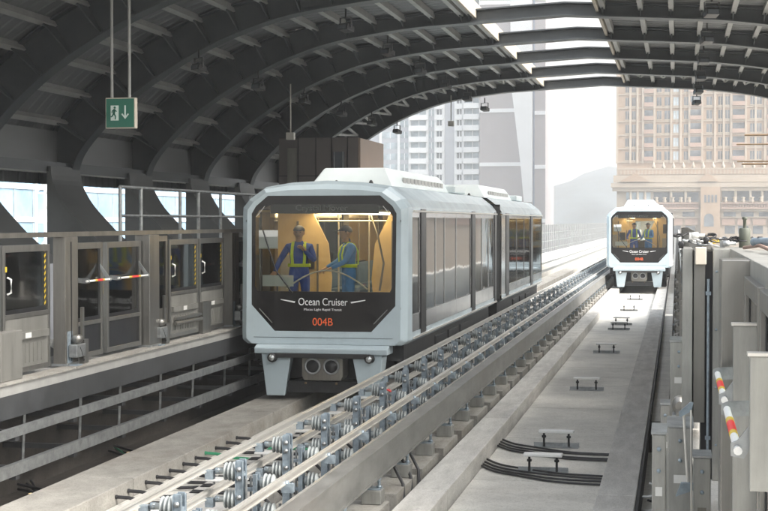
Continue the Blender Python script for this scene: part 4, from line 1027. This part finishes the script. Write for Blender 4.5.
def person(loc, rz, label, shirt, pose, light=False):
    # faces local -Y, z=0 the floor, height 1.68
    P = empty('person', loc, label, 'person', None)
    P.rotation_euler = (0, 0, rz); P.scale = (1.08, 1.08, 1.0)
    WO[P] = (0, 0, 0)
    hx, hy = pose.get('head', (0, -.02))
    lw = pose['lw']; le = pose['le']; rw = pose['rw']; re = pose['re']
    V = [(0, 0, .92), (0, 0, 1.08), (0, .0, 1.24), (0, 0, 1.36), (hx * .5, hy * .5, 1.44), (hx, hy, 1.52),
         (-.17, 0, 1.37), le, lw, (.17, 0, 1.37), re, rw,
         (-.09, 0, .86), (-.10, -.02, .48), (-.10, .02, .07), (-.10, -.10, .04),
         (.09, 0, .86), (.10, -.02, .48), (.10, .02, .07), (.10, -.10, .04)]
    E = [(0, 1), (1, 2), (2, 3), (3, 4), (4, 5), (3, 6), (6, 7), (7, 8), (3, 9), (9, 10), (10, 11), (0, 12), (12, 13), (13, 14), (14, 15), (0, 16), (16, 17), (17, 18), (18, 19)]
    rad = [(.15, .11), (.14, .10), (.165, .115), (.13, .095), .055, .05, .065, .048, .034, .065, .048, .034, .095, .06, .045, .04, .095, .06, .045, .04]
    bd = skinned('body', V, E, rad, shirt, P)
    # head
    h = MB(); c = (hx, hy - .01, 1.60)
    ellipsoid(h, c, (.078, .095, .115), 18, 14)
    hb = []
    for (x, y, z) in h.v:
        dz = z - c[2]
        k = 1 - max(0, -dz) * 2.4           # taper to the chin
        hb.append((c[0] + (x - c[0]) * k, c[1] + (y - c[1]) * (k * .5 + .5), z))
    h.v = hb
    h.tube([(hx, hy, 1.45), (hx, hy, 1.54)], .052, 12)
    h.prism([(-.014 + hx, 1.575), (.014 + hx, 1.575), (.006 + hx, 1.615), (-.006 + hx, 1.615)], 'y', hy - .125, hy - .09)
    for s in (-1, 1): ellipsoid(h, (hx + s * .078, hy + .005, 1.60), (.012, .022, .032), 8, 6)
    h.build('head', 'skin', P)
    f = MB()
    for s in (-1, 1): ellipsoid(f, (hx + s * .03, hy - .094, 1.612), (.012, .008, .007), 8, 6); f.box(hx + s * .03 - .018, hx + s * .03 + .018, hy - .104, hy - .094, 1.63, 1.636)
    f.box(hx - .022, hx + .022, hy - .1, hy - .092, 1.545, 1.552); f.build('face_features', 'hair', P)
    hr_ = MB(); ellipsoid(hr_, (hx, hy + .012, 1.615), (.084, .096, .105), 16, 12, 6); hr_.build('hair', 'hair', P)
    cp = MB(); ellipsoid(cp, (hx, hy, 1.635), (.092, .108, .095), 16, 12, 6)
    cp.prism([(hx - .07, hy - .09), (hx + .07, hy - .09), (hx + .055, hy - .175), (hx - .055, hy - .175)], 'z', 1.637, 1.648); cp.build('cap', 'cap', P)
    # hands
    for (w_, e_) in ((lw, le), (rw, re)):
        w_ = Vector(w_); d = (w_ - Vector(e_)).normalized(); sd_ = d.cross(Vector((0, 0, 1)))
        if sd_.length < .1: sd_ = Vector((1, 0, 0))
        sd_.normalize(); up = sd_.cross(d)
        hm = MB(); hm.bar(w_ - d * .01, w_ + d * .085, .075, .028, up=up)
        for q in range(4):
            st_ = w_ + d * .08 + sd_ * (-.028 + .019 * q); ln_ = (.062, .072, .068, .052)[q]
            hm.tube([st_, st_ + d * ln_ * .5, st_ + d * ln_ * .85 - up * .02, st_ + d * ln_ * .9 - up * .04], [.009, .0085, .008, .006], 6)
        ts = w_ + d * .02 + sd_ * .036
        hm.tube([ts, ts + sd_ * .025 + d * .03, ts + sd_ * .03 + d * .062 - up * .015], [.011, .010, .008], 6)
        hm.build('hand', 'skin', P, bevel=.006)
    # hi-vis harness
    v = MB()
    def band(pts, wd=.045, th=.012):
        for a, b_ in zip(pts[:-1], pts[1:]): v.bar(a, b_, wd, th, up=(0, 1, 0) if abs(a[2] - b_[2]) > .05 else (0, 0, 1))
    ring_ = [(.175 * math.cos(t), .128 * math.sin(t)) for t in [2 * math.pi * i / 20 for i in range(21)]]
    for z in (1.06,):
        vs = []; n_ = 20
        for zz_, k in ((z - .028, 1.0), (z + .028, 1.0)):
            for i in range(n_): vs.append((ring_[i][0] * k * 1.02, ring_[i][1] * k * 1.0, zz_))
        v.add(vs, [(i, (i + 1) % n_, n_ + (i + 1) % n_, n_ + i) for i in range(n_)], True)
    for s in (-1, 1):
        band([(s * .09, -.125, 1.08), (s * .10, -.137, 1.24), (s * .095, -.105, 1.37), (s * .09, -.03, 1.45), (s * .09, .06, 1.42), (s * .09, .12, 1.3), (s * .08, .125, 1.08)])
    vo = v.build('hivis_harness', 'hivis', P)
    md = vo.modifiers.new('sol', 'SOLIDIFY'); md.thickness = .008
    return P
# near train, seen through the windscreen (floor z = 1.10)
person((-6.20, 24.35, 1.10), R(8), 'worker in dark blue overalls, yellow harness and cap at left in the near train windscreen', 'blue',
       dict(le=(-.30, -.02, 1.14), lw=(-.36, -.16, .95), re=(.24, -.04, 1.13), rw=(.10, -.22, 1.32)))
person((-5.34, 24.3, 1.10), R(-62), 'worker in light blue shirt with yellow sash, turned sideways at right in the near train', 'bluel',
       dict(le=(-.26, -.08, 1.14), lw=(-.22, -.30, 1.02), re=(.22, -.12, 1.13), rw=(.20, -.34, 1.03), head=(0, -.05)))
person((-1.82, 65.8, 1.10), R(5), 'worker with yellow vest at left in the distant train windscreen', 'blue',
       dict(le=(-.28, -.02, 1.12), lw=(-.26, -.2, 1.0), re=(.26, -.04, 1.12), rw=(.2, -.24, 1.1)))
person((-1.2, 65.8, 1.10), R(-40), 'worker in pale blue with yellow sash at right in the distant train windscreen', 'bluel',
       dict(le=(-.28, -.02, 1.12), lw=(-.26, -.2, 1.0), re=(.26, -.04, 1.12), rw=(.2, -.24, 1.1)))

# ================================================================ BEYOND THE CANOPY
# parapet with mesh fence left of the viaduct
pf = empty('parapet_fence', (-7.6, 50, -.4), 'concrete parapet with tall railing along the left side of the viaduct', 'parapet')
b = MB(); y = 50.5
while y < 400: b.box(-7.75, -7.5, y, y + 5.96, -.4, 1.0); y += 6
b.build('parapet_wall', 'concrete', pf)
b = MB()
for z in (1.25, 1.7, 2.2, 2.68): b.box(-7.65, -7.62, 50.5, 400, z - .015, z + .015)
y = 50.5
while y < 300: b.box(-7.66, -7.61, y, y + .05, 1.0, 2.7); y += 1.5
b.build('fence_frame', 'galv', pf)
MB().box(-7.636, -7.633, 50.5, 400, 1.02, 2.66).build('mesh_panel', glass('fence_mesh', (.72, .74, .75), 1.2, .4, .6), pf)
pr = MB(); y = 50.5
while y < 400: pr.box(.25, .5, y, y + 5.96, -.4, 1.0); y += 6
tag(pr.build('parapet', 'concrete', loc=(.4, 50.5, -.4)), 'plain concrete parapet along the right side of the viaduct', 'parapet')
# cabin at the end of the left platform
cb = empty('equipment_cabin', (-8.6, 36, 1.1), 'dark grey-brown panelled cabin with a lit-toned brown side, on the left platform behind the near train', 'cabin')
MB().box(-9.68, -7.68, 36, 38.95, 1.1, 4.95).build('wall', 'brownbox', cb, bevel=.01)
b = MB()
for x in (-9.2, -8.75, -8.35, -7.95): b.box(x, x + .02, 35.988, 35.998, 1.1, 4.95)
b.box(-9.68, -7.68, 35.986, 35.997, 4.0, 4.02); b.build('panel_joint', 'black', cb)
MB().box(-9.46, -9.22, 35.97, 35.998, 3.1, 4.7).build('louvre', 'steelw', cb)
MB().box(-8.30, -8.02, 35.97, 35.998, 3.5, 4.6).build('window', 'bwin', cb)
b = MB(); b.box(-8.28, -8.26, 35.96, 35.969, 3.5, 4.6).box(-8.06, -8.04, 35.96, 35.969, 3.5, 4.6); b.build('window_frame', 'galv', cb)
MB().box(-7.675, -7.62, 36, 38.95, 1.1, 4.93).build('lit_side_cladding', 'brownlit', cb)  # side towards the open end, coloured as lit
# viaduct piers
for k in range(4):
    b = MB(); yy = 60 + k * 30; b.prism([(-5.0, -10), (-2.6, -10), (-2.2, -2), (-.5, -1.3), (-7.1, -1.3), (-5.4, -2)], 'y', yy, yy + 2.2)
    tag(b.build('viaduct_pier', 'concrete', loc=(-3.8, yy, -10)), 'concrete pier holding the viaduct deck', 'pier', 'piers below the viaduct')
# ---- cream apartment tower with podium on the right
YR = 350; 
def XT(cx): return (600 + cx / 3.52 - 677) * .2295
tw = empty('apartment_tower', (8, YR, -10), 'tall cream apartment tower with rows of windows and balconies, right of the photo', 'apartment tower')
xl, xr = XT(62), XT(62) + 62
MB().box(xl, xr, YR, YR + 30, -10, 95).build('wall', 'tan', tw)
cols = [(97, 12, 'w'), (120, 12, 'w'), (172, 30, 'b'), (208, 16, 'w'), (236, 18, 'w'), (266, 18, 'l'), (301, 14, 'w'), (334, 38, 'b'), (380, 18, 'w'), (418, 14, 'w'), (442, 14, 'w'), (480, 40, 'b'), (527, 15, 'w'), (549, 18, 'w'), (596, 38, 'b')]
c1 = list(cols)
for cx, wd, t in cols:
    if cx > 140: c1.append((cx + 475, wd, t))
def zt(cy): return 2.9 + (221 - (90 + cy / 3.52)) * (YR / 1500) * 1.0
b = MB()
for k in range(34): b.box(xl - .25, xr + .25, YR - .22, YR - .002, zt(250) + k * 3.1 - .6, zt(250) + k * 3.1 - .35)
b.build('floor_band', 'tanlight', tw)
b = MB()
for cx in (62, 108, 133, 152, 192, 250, 283, 312, 356, 400, 430, 455, 505, 538, 570, 620): b.box(XT(cx) - .22, XT(cx) + .22, YR - .35, YR - .003, zt(262), 95)
b.build('pilaster', 'tanlight', tw)
cnt = {'w': 0, 'b': 0}; rest = MB(); meshes = {}
for fl_ in range(30):
    for cx, wd, t in c1:
        z0 = zt(250) + fl_ * 3.1; w_ = wd * .0652 / 1; x = XT(cx)
        hgt = 1.9 if t != 'b' else 2.1
        if (fl_ < 8 and x < 22):
            key = (cx, t)
            if t == 'b':
                # recessed dark balcony with rail
                if key not in meshes:
                    q = MB().box(x - w_ / 2, x + w_ / 2, YR - .06, YR - .01, z0, z0 + hgt).build('balcony_opening', 'bwin', tw); meshes[key] = q
                    MB().box(x - w_ / 2 - .1, x + w_ / 2 + .1, YR - .5, YR - .42, z0 - .1, z0 + .75).box(x - w_ / 2 - .1, x + w_ / 2 + .1, YR - .5, YR - .07, z0 - .2, z0 - .1).build('balcony_rail', 'pinkst', q)
                else: copy_tree(meshes[key], tw, (0, 0, fl_ * 3.1))
            else:
                if key not in meshes:
                    q = MB().box(x - w_ / 2, x + w_ / 2, YR - .06, YR - .01, z0, z0 + hgt).build('window', 'bwinl' if t == 'l' else 'bwin', tw); meshes[key] = q
                    MB().box(x - w_ / 2 - .12, x + w_ / 2 + .12, YR - .2, YR - .07, z0 - .25, z0 - .02).box(x - .05, x + .05, YR - .1, YR - .061, z0, z0 + hgt).build('frame', 'tanlight', q)
                else: copy_tree(meshes[key], tw, (0, 0, fl_ * 3.1))
        else: rest.box(x - w_ / 2, x + w_ / 2, YR - .06, YR - .01, z0, z0 + hgt)
tag(rest.build('distant_windows', 'bwin', tw), kind='stuff')
# podium
YP = 328
def XP(cx): return (600 + cx / 3.52 - 677) * .2155
def zp(cy): return 2.9 + (221 - (90 + cy / 3.52)) * (YP / 1500)
pd = empty('podium_building', (10, YP, -10), 'low cream classical podium with cornice, pediments and balustrades below the apartment tower', 'building')
x0, x1 = XP(62), XP(62) + 62
MB().box(x0, x1, YP, YP + 21, -10, zp(300)).build('wall', 'tanlight', pd)
b = MB(); b.box(x0 - 1.2, x1, YP - 1.4, YP - .003, zp(345), zp(330)); b.box(x0 - .9, x1, YP - 1.0, YP - .004, zp(358), zp(345) - .01); b.box(x0 - .7, x1, YP - .7, YP - .005, zp(328), zp(303)); b.build('cornice', 'tanlight', pd)
for cx, wd in ((125, 105), (375, 70), (700, 90)):
    b = MB(); b.prism([(XP(cx - wd / 2), zp(326)), (XP(cx + wd / 2), zp(326)), (XP(cx), zp(294))], 'y', YP - 1.7, YP - .72); b.build('pediment', 'tan', pd)
b = MB(); x = x0
while x < x1: b.box(x, x + .28, YP - .6, YP - .3, zp(300), zp(283)); x += .75
b.box(x0, x1, YP - .7, YP - .2, zp(283), zp(279)); b.build('roof_balustrade', 'tanlight', pd)
b = MB()
for cx in range(190, 900, 34): MB().lathe([(.3, 0), (.42, .3), (.2, .8), (.1, 1.2), (0, 1.3)], (XP(cx), YP - .4, zp(279)), 'z', 8).build('roof_finial', 'tanlight', pd)
def rects(name, mat, L, par, dy=.05):
    for a, b_, c, d in L: MB().box(XP(a), XP(b_), YP - dy, YP - .006, zp(d), zp(c)).build(name, mat, par)
rects('window', 'bwinl', [(95, 180, 362, 388), (790, 880, 362, 388)], pd)
rects('window', 'bwin', [(190, 345, 362, 395), (425, 590, 350, 392), (600, 780, 350, 392)], pd)
rects('window', 'bwin', [(a, a + 42, 430, 446) for a in (200, 290, 430, 490, 550, 610, 670, 730, 790)], pd, .06)
rects('window', 'bwin', [(a, a + 34, 478, 505) for a in (200, 250, 300, 435, 480, 530, 580, 630, 690, 750)], pd, .06)
b = MB()
for cx in (110, 135, 160, 250, 300, 470, 520, 560, 640, 690, 740): MB().lathe([(.38, 0), (.30, .2), (.27, zp(350) - zp(396))], (XP(cx), YP - .5, zp(396)), 'z', 10).build('column', 'tanlight', pd)
b = MB()
for a, c_ in ((186, 345), (422, 900)):
    b.box(XP(a), XP(c_), YP - 1.1, YP - .3, zp(402), zp(398)); b.box(XP(a), XP(c_), YP - 1.1, YP - .3, zp(420), zp(415))
    x = a
    while x < c_: b.box(XP(x), XP(x) + .3, YP - .9, YP - .5, zp(415), zp(402)); x += 9
b.build('balustrade', 'pinkst', pd)
b = MB()
for cx in range(200, 340, 28): MB().lathe([(.25, 0), (.45, .35), (.25, .8), (.5, 1.1), (0, 1.2)], (XP(cx), YP - .7, zp(398)), 'z', 8).build('urn', 'tanlight', pd)
for cx in range(436, 600, 30): MB().lathe([(.25, 0), (.45, .35), (.25, .8), (.5, 1.1), (0, 1.2)], (XP(cx), YP - .7, zp(398)), 'z', 8).build('urn', 'tanlight', pd)
MB().box(XP(352), XP(418), YP - 1.5, YP - .007, -10, zp(344)).build('projecting_bay', 'tan', pd)
xc, rr = XP(380), 1.0
arch = [(xc - rr, zp(480)), (xc + rr, zp(480))] + [(xc + rr * math.cos(t), zp(452) + rr * math.sin(t)) for t in [math.pi * i / 10 for i in range(11)]]
MB().prism(arch, 'y', YP - 1.56, YP - 1.502).build('arched_window', 'bwin', pd)
for k in range(4): MB().box(XP(364 + 12 * k), XP(371 + 12 * k), YP - 1.56, YP - 1.503, zp(398), zp(372)).build('slit_window', 'bwin', pd)
b = MB()
for a in range(425, 900, 52): MB().box(XP(a), XP(a + 44), YP - .35, YP - .008, zp(475), zp(452)).build('stone_panel', 'pinkst', pd)
for a in range(195, 340, 52): MB().box(XP(a), XP(a + 44), YP - .35, YP - .008, zp(475), zp(452)).build('stone_panel', 'pinkst', pd)
b = MB(); b.box(x0, x1, YP - .6, YP - .009, zp(428), zp(422)); b.box(x0, x1, YP - .6, YP - .01, zp(450), zp(447)); b.build('string_course', 'tanlight', pd)
# ochre poles reaching in at the right (beyond the canopy)
for k, (x0_, x1_, z) in enumerate([(2.65, 6, 6.35), (2.35, 6, 6.0), (2.4, 6, 5.33), (2.6, 6, 5.24)]):
    b = MB(); b.tube([(x0_, 62 + .5 * k, z), (x1_, 62 + .5 * k, z)], .035 if k % 3 else .045, 6)
    tag(b.build('scaffold_pole', 'bamboo', loc=(x0_, 62, z)), f'ochre horizontal pole jutting in at the right edge, {nth[k]} from the top', 'pole', 'ochre poles at the right edge')
r = empty('scaffold_mast', (5.9, 62.8, -10), 'upright ochre mast that carries the poles outside the right edge', 'mast'); MB().tube([(5.9, 62.8, -10), (5.9, 62.8, 8)], .08).build('mast', 'bamboo', r)

# ---- pale tower on the left
YL = 400
def XL(px): return (px - 677) * (YL / 1500) * 1.0 * 1.0
def XLc(cx): 
    th = math.atan(293 / 1500); a = th - math.atan((370 + cx / 3.65 - 384) / 1500); return -YL * math.tan(a)
def zl(cy): return 2.9 + (221 - (60 + cy / 3.65)) * (YL / 1500) / .985
lt = empty('pale_tower', (-55, YL, -10), 'tall pale tower with white balconies and mauve end wall behind the near train', 'tower')
MB().box(XLc(-60), XLc(405), YL, YL + 26, -10, 105).build('wall', 'bgrey', lt)
MB().box(XLc(405), XLc(595), YL - 3, YL + 26, -10, 108).build('end_wall', 'mauve', lt)
MB().box(XLc(603), XLc(642), YL - 2, YL + 26, -10, 108).build('end_wall', 'mauve', lt)
MB().box(XLc(595), XLc(603), YL - 1.5, YL + 26, -10, 108).build('blue_strip', 'bblue', lt)
pxs = [(XLc(575), -10), (XLc(596), -10), (XLc(590), 108), (XLc(490), 108)]
MB().prism([(XLc(566), zl(520)), (XLc(596), zl(520)), (XLc(590), 108), (XLc(505), 108), (XLc(520), zl(110)), (XLc(553), zl(380))], 'y', YL - 3.5, YL - 3.003).build('tapering_pilaster', 'bwhite', lt)
b = MB()
for k in range(-1, 8):
    z = zl(385) + k * 14.25; MB().box(XLc(405), XLc(560 if k < 1 else 545), YL - 3.25, YL - 3.002, z - .5, z + .5).build('white_band', 'bwhite', lt); MB().box(XLc(603), XLc(642), YL - 2.25, YL - 2.002, z - 1.2, z - .2).build('white_band', 'bwhite', lt)
F = 11.0 * YL / 1500
for (a, c_, m, nm_) in [(45, 104, 'bwinl', 'window'), (108, 145, 'bwinl', 'window'), (150, 208, 'bwinl', 'window'), (212, 238, 'bwinl', 'window'), (242, 266, 'bwin', 'window'), (318, 336, 'bwin', 'window'), (348, 400, 'bwinl', 'window')]:
    q = None
    for fl_ in range(14):
        z0 = -2 + fl_ * F
        if q is None: q = MB().box(XLc(a), XLc(c_), YL - .1, YL - .01, z0 + .9, z0 + F - .3).build('window', m, lt)
        else: copy_tree(q, lt, (0, 0, fl_ * F))
        if q and fl_ == 0: MB().box((XLc(a) + XLc(c_)) / 2 - .12, (XLc(a) + XLc(c_)) / 2 + .12, YL - .2, YL - .11, z0 + .9, z0 + F - .3).build('mullion', 'bwhite', q)
for (a, c_, d) in [(147, 211, 1.8), (241, 268, 1.4), (314, 338, 1.2), (345, 401, 2.2)]:
    q = None
    for fl_ in range(14):
        z0 = -2 + fl_ * F
        if q is None: q = MB().box(XLc(a), XLc(c_), YL - d, YL - .2, z0 - .25, z0 + 0).box(XLc(a), XLc(c_), YL - d - .15, YL - d, z0 - .25, z0 + 1.15).build('balcony', 'bwhite', lt)
        else: copy_tree(q, lt, (0, 0, fl_ * F))
b = MB()
for cx in (40, 106, 146, 210, 240, 268, 313, 340, 403): b.box(XLc(cx) - .35, XLc(cx) + .35, YL - .6, YL - .003, -10, 105)
b.build('pilaster', 'bwhite', lt)
b = MB()
for fl_ in range(14, 32):
    z0 = -2 + fl_ * F
    for a, c_ in [(45, 104), (108, 145), (150, 208), (212, 238), (242, 266), (318, 336), (348, 400)]: b.box(XLc(a), XLc(c_), YL - .1, YL - .01, z0 + .9, z0 + F - .3)
tag(b.build('distant_windows', 'bwin', lt), kind='stuff')
# ---- blue glass building seen through the left openings
bb_ = empty('glass_building', (-70, 120, -10), 'pale blue glass curtain wall building seen through the openings on the left', 'building')
MB().box(-110, -70, 45, 260, -10, 60).build('curtain_wall', 'curtain', bb_)
b = MB()
for k in range(16): b.box(-69.995, -69.8, 45, 260, -8 + k * 3.6, -7.5 + k * 3.6)
b.build('floor_band', 'bwhite', bb_)
b = MB(); y = 45
while y < 260: b.box(-69.996, -69.9, y, y + .12, -10, 50); y += 4.8
b.build('mullion', 'bwinl', bb_)
# white lattice mast & pipes in front
r = empty('lattice_mast', (-34, 76, -10), 'white lattice mast in front of the blue glass building', 'mast')
b = MB()
for dx, dy in ((0, 0), (1.2, 0), (0, 1.2), (1.2, 1.2)): b.bar((-34 + dx, 76 + dy, -10), (-34 + dx, 76 + dy, 9), .12, .12)
for k in range(12):
    z = -10 + k * 1.6; b.bar((-34, 76, z), (-32.8, 76, z + 1.6), .08, .08); b.bar((-32.8, 76, z), (-32.8, 77.2, z + 1.6), .08, .08); b.bar((-34, 76, z), (-32.8, 76, z), .08, .08)
b.build('lattice', 'whitep', r)

# ================================================================ HAZE
hz = MB().box(-1510, 1510, -310, 1620, -11, 120)
hzm = bpy.data.materials.new('haze'); hzm.use_nodes = True
ht = hzm.node_tree; ht.nodes.remove(ht.nodes['Principled BSDF'])
pv = ht.nodes.new('ShaderNodeVolumePrincipled'); pv.inputs['Density'].default_value = .00062; pv.inputs['Color'].default_value = (.95, .97, 1, 1); pv.inputs['Anisotropy'].default_value = .2
ht.links.new(pv.outputs[0], ht.nodes['Material Output'].inputs['Volume'])
tag(hz.build('haze', hzm), kind='stuff')

# drop prototypes never placed
for o in list(bpy.data.objects):
    if o.get('label') == 'x': print('UNPLACED', o.name)
